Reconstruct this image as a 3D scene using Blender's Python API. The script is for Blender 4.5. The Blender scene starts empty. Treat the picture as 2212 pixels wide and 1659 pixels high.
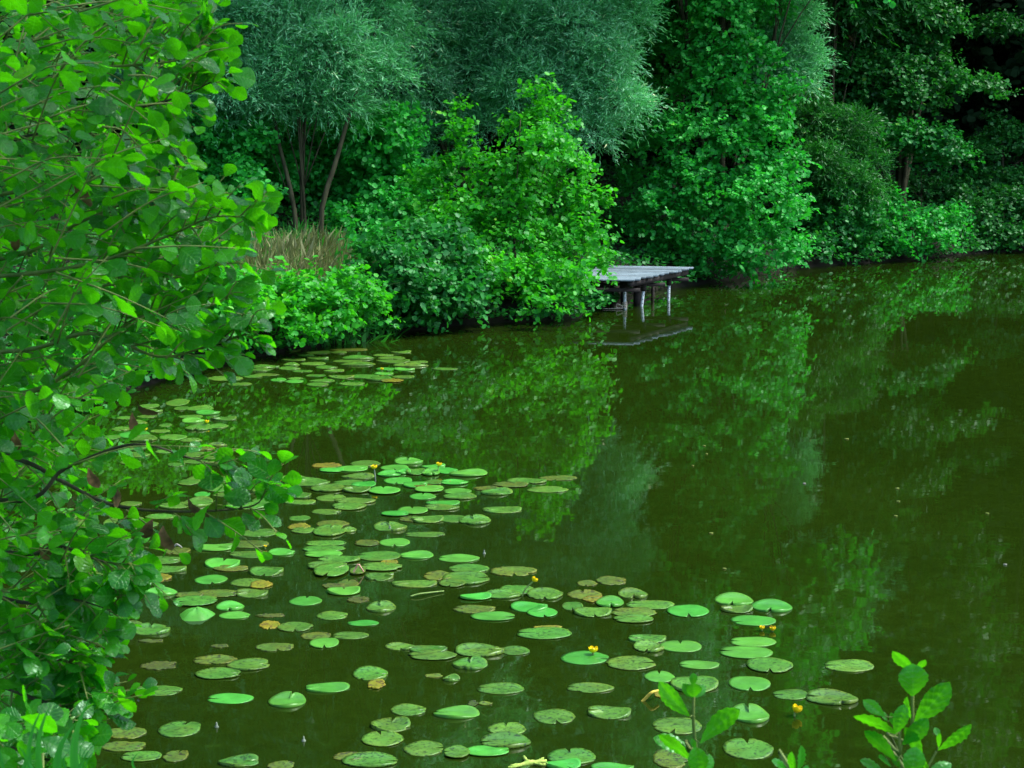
import bpy, math, random
import numpy as np
R = math.radians
rng = np.random.default_rng(7)
random.seed(7)

# ---------------------------------------------------------------- camera, sky, sun, exposure
FV = 4000.0; CX, CY = 1106.0, 829.5; PITCH = R(8.95); H = 3.5
SUN_EL, SUN_AZ = 58.0, 86.0          # azimuth clockwise from +Y (view direction)
SUN_W, SUN_ANG, SKY_W, EXPO = 1.5, 12.0, 0.15, 1.62
sc = bpy.context.scene
COL = sc.collection
cd = bpy.data.cameras.new('camera'); cam = bpy.data.objects.new('camera', cd); COL.objects.link(cam)
cd.sensor_width = 36.0; cd.lens = 36.0*FV/2212.0; cd.clip_end = 2000; cd.clip_start = 0.05
cam.location = (0, 0, H); cam.rotation_euler = (R(90)-PITCH, 0, 0)
sc.camera = cam
cd.dof.use_dof = True; cd.dof.focus_distance = 14.0; cd.dof.aperture_fstop = 16.0
w = bpy.data.worlds.new('World'); sc.world = w; w.use_nodes = True
nt = w.node_tree; bg = nt.nodes['Background']; sky = nt.nodes.new('ShaderNodeTexSky')
sky.sky_type = 'NISHITA'; sky.sun_disc = False; sky.sun_elevation = R(SUN_EL); sky.sun_rotation = R(SUN_AZ)
sky.dust_density = 3.0; sky.air_density = 1.0
nt.links.new(sky.outputs[0], bg.inputs[0]); bg.inputs[1].default_value = SKY_W
ld = bpy.data.lights.new('sun', 'SUN'); ld.energy = SUN_W; ld.angle = R(SUN_ANG); ld.color = (1.0, 0.96, 0.88)
lo = bpy.data.objects.new('sun', ld); COL.objects.link(lo)
lo.rotation_euler = (R(90-SUN_EL), 0, R(180-SUN_AZ)); lo.location = (0, 0, 40)
sc.view_settings.view_transform = 'Standard'; sc.view_settings.look = 'None'
sc.view_settings.gamma = 1.0; sc.view_settings.use_curve_mapping = False; sc.view_settings.exposure = EXPO
sc.render.engine = 'CYCLES'
sc.cycles.max_bounces = 6; sc.cycles.transmission_bounces = 4; sc.cycles.diffuse_bounces = 3; sc.cycles.glossy_bounces = 3
sc.cycles.use_denoising = True

# ---------------------------------------------------------------- helpers
SP, CP = math.sin(PITCH), math.cos(PITCH)
def ray(vx, vy):
    a, b = (vx-CX)/FV, (CY-vy)/FV
    return np.array([a, CP+b*SP, -SP+b*CP])
def G(vx, vy, z=0.0):
    d = ray(vx, vy); t = (z-H)/d[2]
    return np.array([d[0]*t, d[1]*t, z])
def P(vx, vy, D):
    d = ray(vx, vy); t = D/d[1]
    return np.array([d[0]*t, D, H+d[2]*t])
def nrm(v):
    v = np.asarray(v, float); return v/np.maximum(np.linalg.norm(v, axis=-1, keepdims=True), 1e-9)

def new_mesh(name, V, F, tint=None, mats=None):
    """V (n,3); F (m,4) or (m,3) int array, or list of such arrays"""
    Fs = F if isinstance(F, list) else [F]
    me = bpy.data.meshes.new(name)
    V = np.asarray(V, np.float32); me.vertices.add(len(V)); me.vertices.foreach_set('co', V.ravel())
    loops = np.concatenate([f.ravel() for f in Fs]).astype(np.int32)
    starts, o = [], 0
    for f in Fs:
        starts.append(o+np.arange(len(f))*f.shape[1]); o += f.size
    starts = np.concatenate(starts).astype(np.int32)
    me.loops.add(len(loops)); me.loops.foreach_set('vertex_index', loops)
    me.polygons.add(len(starts)); me.polygons.foreach_set('loop_start', starts)
    me.update(calc_edges=True)
    if tint is not None:
        a = me.attributes.new('tint', 'FLOAT', 'POINT'); a.data.foreach_set('value', np.asarray(tint, np.float32))
    return me
def link(name, me, mat=None, parent=None, loc=None):
    o = bpy.data.objects.new(name, me); COL.objects.link(o)
    if mat is not None and me is not None: me.materials.append(mat)
    if parent is not None:
        o.parent = parent
        if loc is None: o.matrix_parent_inverse = parent.matrix_basis.inverted()
    if loc is not None: o.location = loc
    return o
def tag(o, label=None, cat=None, group=None, kind=None):
    if label: o['label'] = label
    if cat: o['category'] = cat
    if group: o['group'] = group
    if kind: o['kind'] = kind
    return o
def empty(name, loc, label, cat, group=None):
    o = bpy.data.objects.new(name, None); COL.objects.link(o); o.location = tuple(loc); o.empty_display_size = 0.2
    bpy.context.view_layer.update() if False else None
    o.matrix_basis.translation = tuple(loc)
    return tag(o, label, cat, group)

class MB:
    def __init__(s): s.V, s.Q, s.T, s.n = [], [], [], 0
    def add(s, v, q=None, t=None):
        v = np.asarray(v, float)
        if q is not None and len(q): s.Q.append(np.asarray(q)+s.n)
        if t is not None and len(t): s.T.append(np.asarray(t)+s.n)
        s.V.append(v); s.n += len(v)
    def tube(s, pts, rad, seg=8, cap=True):
        pts = np.asarray(pts, float); n = len(pts); rad = np.broadcast_to(np.asarray(rad, float), (n,))
        tan = np.gradient(pts, axis=0); tan = nrm(tan)
        ref = np.array([0, 0, 1.0]) if abs(tan[:, 2]).mean() < 0.8 else np.array([1.0, 0, 0])
        u = nrm(np.cross(tan, ref)); v = np.cross(tan, u)
        a = np.linspace(0, 2*np.pi, seg, endpoint=False)
        ring = pts[:, None]+rad[:, None, None]*(np.cos(a)[None, :, None]*u[:, None]+np.sin(a)[None, :, None]*v[:, None])
        q = [[i*seg+j, i*seg+(j+1) % seg, (i+1)*seg+(j+1) % seg, (i+1)*seg+j] for i in range(n-1) for j in range(seg)]
        V = ring.reshape(-1, 3); t = []
        if cap:
            V = np.vstack([V, pts[:1], pts[-1:]]); c0, c1 = n*seg, n*seg+1
            t = [[c0, (j+1) % seg, j] for j in range(seg)]+[[c1, (n-1)*seg+j, (n-1)*seg+(j+1) % seg] for j in range(seg)]
        s.add(V, q, t)
    def box(s, c, ax, ay, az):
        """c centre, ax ay az half-axis vectors"""
        c, ax, ay, az = map(lambda q: np.asarray(q, float), (c, ax, ay, az))
        V = [c+i*ax+j*ay+k*az for k in (-1, 1) for j in (-1, 1) for i in (-1, 1)]
        s.add(V, [[0, 2, 3, 1], [4, 5, 7, 6], [0, 1, 5, 4], [2, 6, 7, 3], [0, 4, 6, 2], [1, 3, 7, 5]])
    def build(s, name, mat, parent=None, tint=None):
        F = []
        if s.Q: F.append(np.concatenate(s.Q))
        if s.T: F.append(np.concatenate(s.T))
        me = new_mesh(name, np.concatenate(s.V), F, tint)
        return link(name, me, mat, parent)

def curve(pts, n=12):
    """Catmull-Rom through pts"""
    p = np.asarray(pts, float)
    if len(p) == 2: return p[0]+(p[1]-p[0])*np.linspace(0, 1, n)[:, None]
    q = np.vstack([2*p[0]-p[1], p, 2*p[-1]-p[-2]]); out = []
    m = len(p)-1; per = max(2, n//m)
    for i in range(m):
        t = np.linspace(0, 1, per, endpoint=False)[:, None]
        a, b, c, d = q[i], q[i+1], q[i+2], q[i+3]
        out.append(.5*(2*b+(c-a)*t+(2*a-5*b+4*c-d)*t**2+(3*b-a-3*c+d)*t**3))
    out.append(p[-1:]); return np.vstack(out)

# ---------------------------------------------------------------- materials
def nodes(name):
    m = bpy.data.materials.new(name); m.use_nodes = True
    return m, m.node_tree, m.node_tree.nodes['Principled BSDF']
def N(t, kind, **kw):
    n = t.nodes.new(kind)
    for k, v in kw.items(): setattr(n, k, v)
    return n
def ramp(t, src, stops):
    r = N(t, 'ShaderNodeValToRGB'); e = r.color_ramp.elements
    e[0].position, e[0].color = stops[0][0], (*stops[0][1], 1)
    e[1].position, e[1].color = stops[-1][0], (*stops[-1][1], 1)
    for p_, c_ in stops[1:-1]:
        x = e.new(p_); x.color = (*c_, 1)
    t.links.new(src, r.inputs[0]); return r
def leaf_mat(name, c0, c1, c2, trans, tf=0.35, rough=0.46, spec=0.40, veins=False):
    m, t, b = nodes(name)
    at = N(t, 'ShaderNodeAttribute', attribute_name='tint')
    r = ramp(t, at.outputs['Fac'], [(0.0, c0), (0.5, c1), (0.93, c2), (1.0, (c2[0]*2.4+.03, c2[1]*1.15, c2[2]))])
    src = r.outputs[0]
    if veins:
        tc = N(t, 'ShaderNodeTexCoord'); no = N(t, 'ShaderNodeTexNoise'); no.inputs['Scale'].default_value = 60; no.inputs['Detail'].default_value = 3
        t.links.new(tc.outputs['Object'], no.inputs[0])
        n5 = N(t, 'ShaderNodeTexNoise'); n5.inputs['Scale'].default_value = 95; n5.inputs['Detail'].default_value = 2; t.links.new(tc.outputs['Object'], n5.inputs[0])
        r5 = ramp(t, n5.outputs[0], [(.70, (0, 0, 0)), (.74, (1, 1, 1))]); m5 = N(t, 'ShaderNodeMix', data_type='RGBA'); t.links.new(r5.outputs[0], m5.inputs[0]); t.links.new(src, m5.inputs[6]); m5.inputs[7].default_value = (.06, .05, .012, 1); src = m5.outputs[2]
        mx = N(t, 'ShaderNodeMix', data_type='RGBA', blend_type='MULTIPLY'); rr = ramp(t, no.outputs[0], [(.35, (.7, .72, .7)), (.6, (1.1, 1.1, 1.05))])
        mx.inputs[0].default_value = 1; t.links.new(src, mx.inputs[6]); t.links.new(rr.outputs[0], mx.inputs[7]); src = mx.outputs[2]
        def MT(op, x, y=None):
            n = N(t, 'ShaderNodeMath', operation=op)
            for i_, q in enumerate((x, y)):
                if q is None: continue
                if isinstance(q, (int, float)): n.inputs[i_].default_value = q
                else: t.links.new(q, n.inputs[i_])
            return n.outputs[0]
        au = N(t, 'ShaderNodeAttribute', attribute_name='across').outputs['Fac']; av = N(t, 'ShaderNodeAttribute', attribute_name='along').outputs['Fac']
        ab = MT('ABSOLUTE', au); f_ = MT('FRACT', MT('ADD', MT('MULTIPLY', MT('SUBTRACT', av, MT('MULTIPLY', ab, .30)), 6.0), 6.5))
        sv_ = MT('ABSOLUTE', MT('SUBTRACT', f_, .5)); v_ = MT('MINIMUM', MT('MULTIPLY', sv_, 1.0), MT('MULTIPLY', ab, 1.6))
        rv = ramp(t, v_, [(.03, (1, 1, 1)), (.11, (0, 0, 0))])
        mv = N(t, 'ShaderNodeMix', data_type='RGBA'); mvf = MT('MULTIPLY', rv.outputs[0], .55); t.links.new(mvf, mv.inputs[0]); t.links.new(src, mv.inputs[6]); mv.inputs[7].default_value = (.10, .34, .05, 1); src = mv.outputs[2]
        bp = N(t, 'ShaderNodeBump'); bp.inputs['Strength'].default_value = .35; bp.inputs['Distance'].default_value = .002; bp.invert = True
        t.links.new(rv.outputs[0], bp.inputs['Height']); t.links.new(bp.outputs[0], b.inputs['Normal'])
    t.links.new(src, b.inputs['Base Color'])
    b.inputs['Roughness'].default_value = rough; b.inputs['Specular IOR Level'].default_value = spec; b.inputs['Specular Tint'].default_value = (.62, 1, .80, 1)
    tr = N(t, 'ShaderNodeBsdfTranslucent')
    m2 = N(t, 'ShaderNodeMix', data_type='RGBA', blend_type='MIX'); m2.inputs[0].default_value = 0.75
    t.links.new(src, m2.inputs[6]); m2.inputs[7].default_value = (*trans, 1); t.links.new(m2.outputs[2], tr.inputs[0])
    ms = N(t, 'ShaderNodeMixShader'); ms.inputs[0].default_value = tf
    t.links.new(b.outputs[0], ms.inputs[1]); t.links.new(tr.outputs[0], ms.inputs[2])
    t.links.new(ms.outputs[0], t.nodes['Material Output'].inputs[0])
    return m
def noise_mat(name, stops, scale=8, rough=0.8, detail=5, stretch=(1, 1, 1), bump=0.3, spec=0.3):
    m, t, b = nodes(name)
    tc = N(t, 'ShaderNodeTexCoord'); mp = N(t, 'ShaderNodeMapping'); mp.inputs['Scale'].default_value = stretch
    no = N(t, 'ShaderNodeTexNoise'); no.inputs['Scale'].default_value = scale; no.inputs['Detail'].default_value = detail
    t.links.new(tc.outputs['Object'], mp.inputs[0]); t.links.new(mp.outputs[0], no.inputs[0])
    r = ramp(t, no.outputs[0], stops); t.links.new(r.outputs[0], b.inputs['Base Color'])
    b.inputs['Roughness'].default_value = rough; b.inputs['Specular IOR Level'].default_value = spec
    if bump:
        bp = N(t, 'ShaderNodeBump'); bp.inputs['Strength'].default_value = bump; bp.inputs['Distance'].default_value = 0.02
        t.links.new(no.outputs[0], bp.inputs['Height']); t.links.new(bp.outputs[0], b.inputs['Normal'])
    return m
M = {}
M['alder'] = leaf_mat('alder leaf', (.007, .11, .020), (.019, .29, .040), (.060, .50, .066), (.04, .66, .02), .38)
M['alderlit'] = leaf_mat('lit alder leaf', (.008, .11, .009), (.020, .27, .017), (.075, .46, .026), (.07, .66, .004), .42)  # lit copy of the alder leaf: the light is put into the colour
M['alderdim'] = leaf_mat('shaded alder leaf', (.005, .07, .014), (.011, .16, .026), (.032, .29, .042), (.03, .42, .015), .34)  # dimmed copy of the alder leaf: right bank's shade is in the colour
M['hedge'] = leaf_mat('broad hedge leaf', (.006, .10, .022), (.012, .21, .045), (.032, .32, .06), (.03, .45, .02), .34)
M['ivy'] = leaf_mat('bramble leaf', (.006, .075, .014), (.012, .16, .026), (.028, .25, .032), (.03, .38, .015), .32)
M['willow'] = leaf_mat('willow leaf', (.030, .19, .062), (.095, .42, .17), (.28, .68, .40), (.08, .6, .10), .38, .42)
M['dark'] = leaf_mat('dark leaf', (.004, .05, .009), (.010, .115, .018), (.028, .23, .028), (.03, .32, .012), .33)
M['wood'] = leaf_mat('deep wood leaf', (.002, .012, .003), (.004, .022, .005), (.008, .035, .007), (.008, .05, .004), .15, .7, .2)  # near-black leaf: the wood's deep shade is put into the colour
M['near'] = leaf_mat('near alder leaf', (.004, .045, .007), (.012, .125, .008), (.045, .30, .006), (.12, .80, .0), .50, .27, .55, True)
M['sapling'] = leaf_mat('sapling leaf', (.012, .14, .010), (.022, .21, .012), (.04, .28, .012), (.12, .66, .0), .50, .28, .5, True)
M['grassgreen'] = leaf_mat('sword grass', (.015, .14, .02), (.03, .24, .03), (.05, .32, .035), (.06, .5, .02), .4)
M['straw'] = leaf_mat('dry straw', (.07, .11, .025), (.17, .21, .075), (.34, .37, .18), (.16, .20, .06), .3, .7, .3)
M['dead'] = noise_mat('withered leaf', [(.3, (.05, .035, .015)), (.6, (.16, .10, .04)), (.8, (.26, .2, .09))], 30)
M['twig'] = noise_mat('green twig', [(.3, (.06, .12, .02)), (.7, (.16, .22, .05))], 20, .6)
M['bark'] = noise_mat('bark', [(.3, (.014, .016, .007)), (.55, (.042, .046, .022)), (.8, (.08, .085, .045))], 9, .9, 8, (1, 1, .25), .8)
M['soil'] = noise_mat('soil', [(.3, (.003, .003, .002)), (.55, (.007, .007, .004)), (.8, (.009, .015, .004))], 3, .95, 8)  # near-black: shade under the overhanging bushes is put into this colour
M['plank'] = noise_mat('weathered plank', [(.25, (.05, .08, .095)), (.5, (.13, .19, .225)), (.75, (.25, .34, .40))], 7, .75, 8, (.35, 6, 3), .4)
t = M['plank'].node_tree; b = t.nodes['Principled BSDF']; rp = b.inputs['Base Color'].links[0].from_socket
at = N(t, 'ShaderNodeAttribute', attribute_name='tint'); ml = N(t, 'ShaderNodeMix', data_type='RGBA', blend_type='MULTIPLY'); ml.inputs[0].default_value = 1
t.links.new(rp, ml.inputs[6]); t.links.new(at.outputs['Fac'], ml.inputs[7]); t.links.new(ml.outputs[2], b.inputs['Base Color'])
M['beam'] = noise_mat('damp beam', [(.3, (.012, .011, .011)), (.6, (.028, .026, .024)), (.85, (.05, .047, .045))], 6, .85, 8, (1, 1, 3))
M['pole'] = noise_mat('galvanised pole', [(.35, (.34, .43, .47)), (.6, (.60, .72, .77)), (.75, (.16, .13, .09))], 14, .5)
M['hole'] = noise_mat('punched hole', [(.3, (.01, .01, .01)), (.7, (.03, .03, .03))], 9)
M['rope'] = noise_mat('rope', [(.3, (.25, .23, .18)), (.7, (.5, .48, .4))], 60)
M['root'] = noise_mat('water root', [(.3, (.16, .28, .04)), (.6, (.30, .42, .08)), (.8, (.42, .46, .14))], 25)
M['ystem'] = noise_mat('yellow stem', [(.3, (.25, .22, .03)), (.6, (.5, .42, .06)), (.8, (.6, .5, .2))], 25)
M['pstem'] = noise_mat('pink stalk', [(.3, (.32, .16, .12)), (.7, (.6, .38, .28))], 25)
M['gstem'] = noise_mat('flower stem', [(.3, (.10, .2, .04)), (.7, (.22, .34, .10))], 25)
M['pale'] = noise_mat('pale stem', [(.3, (.09, .13, .10)), (.7, (.19, .24, .19))], 25)
M['petal'] = noise_mat('yellow petal', [(.3, (.78, .56, .002)), (.7, (.9, .74, .004))], 40, .45, bump=.1)
M['stigma'] = noise_mat('stigma', [(.3, (.5, .38, .02)), (.7, (.6, .5, .06))], 60)
M['white'] = noise_mat('pale petal', [(.3, (.13, .15, .12)), (.7, (.22, .23, .20))], 60)
M['chip'] = noise_mat('small fallen leaf', [(.3, (.06, .11, .015)), (.7, (.14, .18, .03))], 60)

def pad_mat(name, base, edge, spot, spot_lo, spot_hi, yel=0.0, rough=.34):
    m, t, b = nodes(name)
    tc = N(t, 'ShaderNodeTexCoord'); oi = N(t, 'ShaderNodeObjectInfo')
    mul = N(t, 'ShaderNodeMath', operation='MULTIPLY'); mul.inputs[1].default_value = 50; t.links.new(oi.outputs['Random'], mul.inputs[0])
    def noise(scale, det, rough_=.5, off=0.0, dist=0.0):
        n = N(t, 'ShaderNodeTexNoise', noise_dimensions='4D'); n.inputs['Scale'].default_value = scale; n.inputs['Detail'].default_value = det
        n.inputs['Roughness'].default_value = rough_; n.inputs['Distortion'].default_value = dist
        ad = N(t, 'ShaderNodeMath', operation='ADD'); ad.inputs[1].default_value = off; t.links.new(mul.outputs[0], ad.inputs[0])
        t.links.new(tc.outputs['Object'], n.inputs['Vector']); t.links.new(ad.outputs[0], n.inputs['W']); return n
    n1 = noise(9, 4); n2 = noise(58, 5, .62, 3.0, .6); n3 = noise(6, 3, .5, 9.0)
    r1 = ramp(t, n1.outputs[0], [(.3, tuple(c*.72 for c in base)), (.7, tuple(min(1, c*1.2) for c in base))])
    at = N(t, 'ShaderNodeAttribute', attribute_name='tint')      # 0 centre .. 1 rim
    # rim yellowing
    pw = N(t, 'ShaderNodeMath', operation='POWER'); pw.inputs[1].default_value = 4; t.links.new(at.outputs['Fac'], pw.inputs[0])
    am = N(t, 'ShaderNodeMath', operation='MULTIPLY'); t.links.new(pw.outputs[0], am.inputs[0]); t.links.new(n3.outputs[0], am.inputs[1])
    ar = ramp(t, am.outputs[0], [(.30-.1*yel, (0, 0, 0)), (.62-.2*yel, (1, 1, 1))])
    am2 = N(t, 'ShaderNodeMath', operation='MULTIPLY'); am2.inputs[1].default_value = .25+.7*yel; t.links.new(ar.outputs[0], am2.inputs[0])
    m1 = N(t, 'ShaderNodeMix', data_type='RGBA'); t.links.new(am2.outputs[0], m1.inputs[0]); t.links.new(r1.outputs[0], m1.inputs[6]); m1.inputs[7].default_value = (*edge, 1)
    # patches
    pr = ramp(t, n3.outputs[0], [(.52-.22*yel, (0, 0, 0)), (.72-.22*yel, (1, 1, 1))])
    pm = N(t, 'ShaderNodeMath', operation='MULTIPLY'); pm.inputs[1].default_value = .15+.75*yel; t.links.new(pr.outputs[0], pm.inputs[0])
    m2 = N(t, 'ShaderNodeMix', data_type='RGBA'); t.links.new(pm.outputs[0], m2.inputs[0]); t.links.new(m1.outputs[2], m2.inputs[6]); m2.inputs[7].default_value = (*edge, 1)
    # spots
    sr = ramp(t, n2.outputs[0], [(spot_lo, (0, 0, 0)), (spot_hi, (1, 1, 1))])
    m3 = N(t, 'ShaderNodeMix', data_type='RGBA'); t.links.new(sr.outputs[0], m3.inputs[0]); t.links.new(m2.outputs[2], m3.inputs[6]); m3.inputs[7].default_value = (*spot, 1)
    # per-pad shade of green
    hs = N(t, 'ShaderNodeHueSaturation'); mr = N(t, 'ShaderNodeMapRange'); mr.inputs[3].default_value = .82; mr.inputs[4].default_value = 1.18
    t.links.new(oi.outputs['Random'], mr.inputs[0]); t.links.new(mr.outputs[0], hs.inputs['Value']); t.links.new(m3.outputs[2], hs.inputs['Color'])
    mh = N(t, 'ShaderNodeMapRange'); mh.inputs[3].default_value = .485; mh.inputs[4].default_value = .512
    fr = N(t, 'ShaderNodeMath', operation='FRACT'); t.links.new(mul.outputs[0], fr.inputs[0]); t.links.new(fr.outputs[0], mh.inputs[0]); t.links.new(mh.outputs[0], hs.inputs['Hue'])
    t.links.new(hs.outputs[0], b.inputs['Base Color'])
    b.inputs['Roughness'].default_value = rough; b.inputs['Specular IOR Level'].default_value = .32; b.inputs['Specular Tint'].default_value = (.7, 1, .8, 1)
    bp = N(t, 'ShaderNodeBump'); bp.inputs['Strength'].default_value = .25; bp.inputs['Distance'].default_value = .004
    t.links.new(n1.outputs[0], bp.inputs['Height']); t.links.new(bp.outputs[0], b.inputs['Normal'])
    return m
PM = {
 'G': pad_mat('fresh pad', (.05, .25, .026), (.09, .20, .012), (.02, .11, .015), .60, .66),
 'S': pad_mat('speckled pad', (.056, .175, .019), (.12, .15, .010), (.014, .04, .006), .535, .575, .15),
 'O': pad_mat('old pad', (.06, .13, .011), (.11, .12, .005), (.02, .025, .006), .52, .57, .45, .42),
 'Y': pad_mat('yellow pad', (.10, .14, .004), (.17, .15, .002), (.05, .025, .006), .52, .57, .7, .5),
 'B': pad_mat('brown pad', (.030, .065, .003), (.065, .085, .003), (.014, .012, .006), .52, .58, .6, .6)}

# water
m, t, b = nodes('pond water'); M['water'] = m
tc = N(t, 'ShaderNodeTexCoord')
n0 = N(t, 'ShaderNodeTexNoise'); n0.inputs['Scale'].default_value = .35; n0.inputs['Detail'].default_value = 4
t.links.new(tc.outputs['Object'], n0.inputs[0])
rw = ramp(t, n0.outputs[0], [(.3, (.0078, .019, .0012)), (.7, (.0105, .024, .0016))]); n9 = N(t, 'ShaderNodeTexNoise'); n9.inputs['Scale'].default_value = 7; n9.inputs['Detail'].default_value = 7; n9.inputs['Roughness'].default_value = .65; t.links.new(tc.outputs['Object'], n9.inputs[0])
r9 = ramp(t, n9.outputs[0], [(.35, (.88, .88, .9)), (.6, (1.08, 1.1, 1.15)), (.75, (1.5, 1.6, 2.0))]); m9 = N(t, 'ShaderNodeMix', data_type='RGBA', blend_type='MULTIPLY'); m9.inputs[0].default_value = 1
t.links.new(rw.outputs[0], m9.inputs[6]); t.links.new(r9.outputs[0], m9.inputs[7]); t.links.new(m9.outputs[2], b.inputs['Base Color'])
b.inputs['IOR'].default_value = 1.36; b.inputs['Roughness'].default_value = .02
n1 = N(t, 'ShaderNodeTexNoise'); n1.inputs['Scale'].default_value = 2.2; n1.inputs['Detail'].default_value = 2
n2 = N(t, 'ShaderNodeTexNoise'); n2.inputs['Scale'].default_value = 14; n2.inputs['Detail'].default_value = 1
t.links.new(tc.outputs['Object'], n1.inputs[0]); t.links.new(tc.outputs['Object'], n2.inputs[0])
b1 = N(t, 'ShaderNodeBump'); b1.inputs['Strength'].default_value = 1; b1.inputs['Distance'].default_value = .0007
b2 = N(t, 'ShaderNodeBump'); b2.inputs['Strength'].default_value = 1; b2.inputs['Distance'].default_value = .00008
t.links.new(n1.outputs[0], b1.inputs['Height']); t.links.new(n2.outputs[0], b2.inputs['Height'])
t.links.new(b1.outputs[0], b2.inputs['Normal']); t.links.new(b2.outputs[0], b.inputs['Normal'])

# ---------------------------------------------------------------- the pond's outline and the ground
SHORE_V = [(305, 838), (420, 800), (520, 778), (640, 757), (700, 748), (800, 730), (900, 714), (1000, 703), (1100, 697), (1250, 690),
           (1300, 652), (1400, 630), (1500, 617), (1600, 602), (1700, 582), (1800, 573), (1900, 567), (2000, 558), (2100, 549), (2230, 540)]
shore = [G(*p)[:2] for p in SHORE_V]
pond = np.array(shore+[(14, 43), (18, 42), (22, 34), (21, 20), (17, 9), (10, 5.2), (4, 4.6), (0, 4.5), (-1.6, 5.2), (-2.6, 7.4), (-3.2, 10), (-4.6, 13.8), (-5.4, 17.4), (-5.4, 20.2)])
def sdist(x, y):
    """distance outside the pond's edge (negative inside)"""
    p = np.stack([x, y], -1)[..., None, :]; a = pond; b_ = np.roll(pond, -1, 0); e = b_-a
    tt = np.clip(((p-a)*e).sum(-1)/(e*e).sum(-1), 0, 1)
    d = np.sqrt((((p-a)-tt[..., None]*e)**2).sum(-1)).min(-1)
    X, Y = x[..., None], y[..., None]
    c = ((a[:, 1] > Y) != (b_[:, 1] > Y)) & (X < (b_[:, 0]-a[:, 0])*(Y-a[:, 1])/(b_[:, 1]-a[:, 1]+1e-12)+a[:, 0])
    return np.where(c.sum(-1) % 2 == 1, -d, d)
def ground(x, y):
    x = np.asarray(x, float); y = np.asarray(y, float)
    d = sdist(x, y)
    s = np.clip(d/.35, 0, 1); up = .22*s*s*(3-2*s)+.30*np.minimum(np.maximum(d-.1, 0), 5)+.07*np.maximum(d-5.1, 0)*(d < 60)+(d >= 60)*3.8
    up = up+.06*np.sin(x*1.7+y*.6)*np.sin(y*1.3-x*.4)*np.clip(d, 0, 1)
    dn = -.12-.6*np.minimum(np.maximum(-d, 0), 1.5)
    return np.where(d > 0, up, np.where(d > -.12, -.12*(-d)/.12, dn))
gx = np.concatenate([[-400, -200, -120, -80, -60, -45], np.arange(-34, 34.1, .3), [45, 60, 80, 120, 200, 400]])
gy = np.concatenate([[-400, -200, -100, -60, -30, -15, -8], np.arange(-4, 62.1, .3), [70, 85, 110, 150, 220, 400]])
XX, YY = np.meshgrid(gx, gy)
ZZ = np.concatenate([ground(XX[i:i+1], YY[i:i+1]) for i in range(len(gy))])
nx, ny = len(gx), len(gy)
idx = np.arange(nx*ny).reshape(ny, nx)
F = np.stack([idx[:-1, :-1], idx[:-1, 1:], idx[1:, 1:], idx[1:, :-1]], -1).reshape(-1, 4)
tag(link('ground', new_mesh('ground', np.stack([XX, YY, ZZ], -1).reshape(-1, 3), F), M['soil']), kind='structure')
wm = new_mesh('water', [(-9, 1, 0), (26, 1, 0), (26, 48, 0), (-9, 48, 0)], np.array([[0, 1, 2, 3]]))
tag(link('water', wm, M['water']), kind='structure')

# ---------------------------------------------------------------- leaves
def T_round():      # 8 points, folded along the midrib: rounded alder-like leaf for the middle distance
    V = [(0, 0, 0), (.38, .22, .05), (.50, .60, .08), (.28, .92, .05), (0, .97, 0), (-.28, .92, .05), (-.50, .60, .08), (-.38, .22, .05)]
    return np.array(V), np.array([[0, 1, 2, 3], [0, 3, 4, 4], [0, 4, 5, 5], [0, 5, 6, 7]])
def T_round6():
    V = [(0, 0, 0), (.46, .30, .09), (.40, .80, .08), (0, 1.0, 0), (-.40, .80, .08), (-.46, .30, .09)]
    return np.array(V), np.array([[0, 1, 2, 3], [0, 3, 4, 5]])
def T_lance():
    V = [(0, 0, 0), (.5, .40, .03), (0, 1.0, -.06), (-.5, .40, .03)]
    return np.array(V), np.array([[0, 1, 2, 3]])
def T_near(nu=6, nv=25):
    """alder leaf close to: obovate, blunt, wavy-toothed edge, pleated between the side veins, folded at the midrib"""
    V, F = [], []
    for j in range(nv):
        y = j/(nv-1)
        wy = math.sin(math.pi*min(1, max(0, y))**1.22)**.66 if 0 < y < 1 else 0.0
        wy *= (.92+.12*y)
        wy *= 1+.035*math.cos(2*math.pi*y*6)
        for i in range(-nu//2, nu//2+1):
            u = i/(nu/2)
            yy = y+.10*abs(u)*(1-y)*wy+(-.05*(1-abs(u)) if j == nv-1 else 0)
            if abs(u) == 1: yy += .006*(-1)**j
            z = .10*abs(u)*wy+.020*math.cos(2*math.pi*(y-.30*abs(u))*6)*(abs(u) > .1)*wy-.16*(y-.4)**2-.07*u*u*wy
            V.append((u*.5*wy, yy, z))
    n1 = nu+1
    for j in range(nv-1):
        for i in range(nu): F.append([j*n1+i, j*n1+i+1, (j+1)*n1+i+1, (j+1)*n1+i])
    return np.array(V), np.array(F)
NU, NV = 6, 25
UVN = np.array([(i/(NU/2), j/(NV-1)) for j in range(NV) for i in range(-NU//2, NU//2+1)])
def fix(T):
    V, F_ = T
    q = F_[F_[:, 2] != F_[:, 3]]; tr = F_[F_[:, 2] == F_[:, 3]][:, :3]
    return V, q, tr
TR6, TL, TN = fix(T_round6()), fix(T_lance()), fix(T_near())
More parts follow.
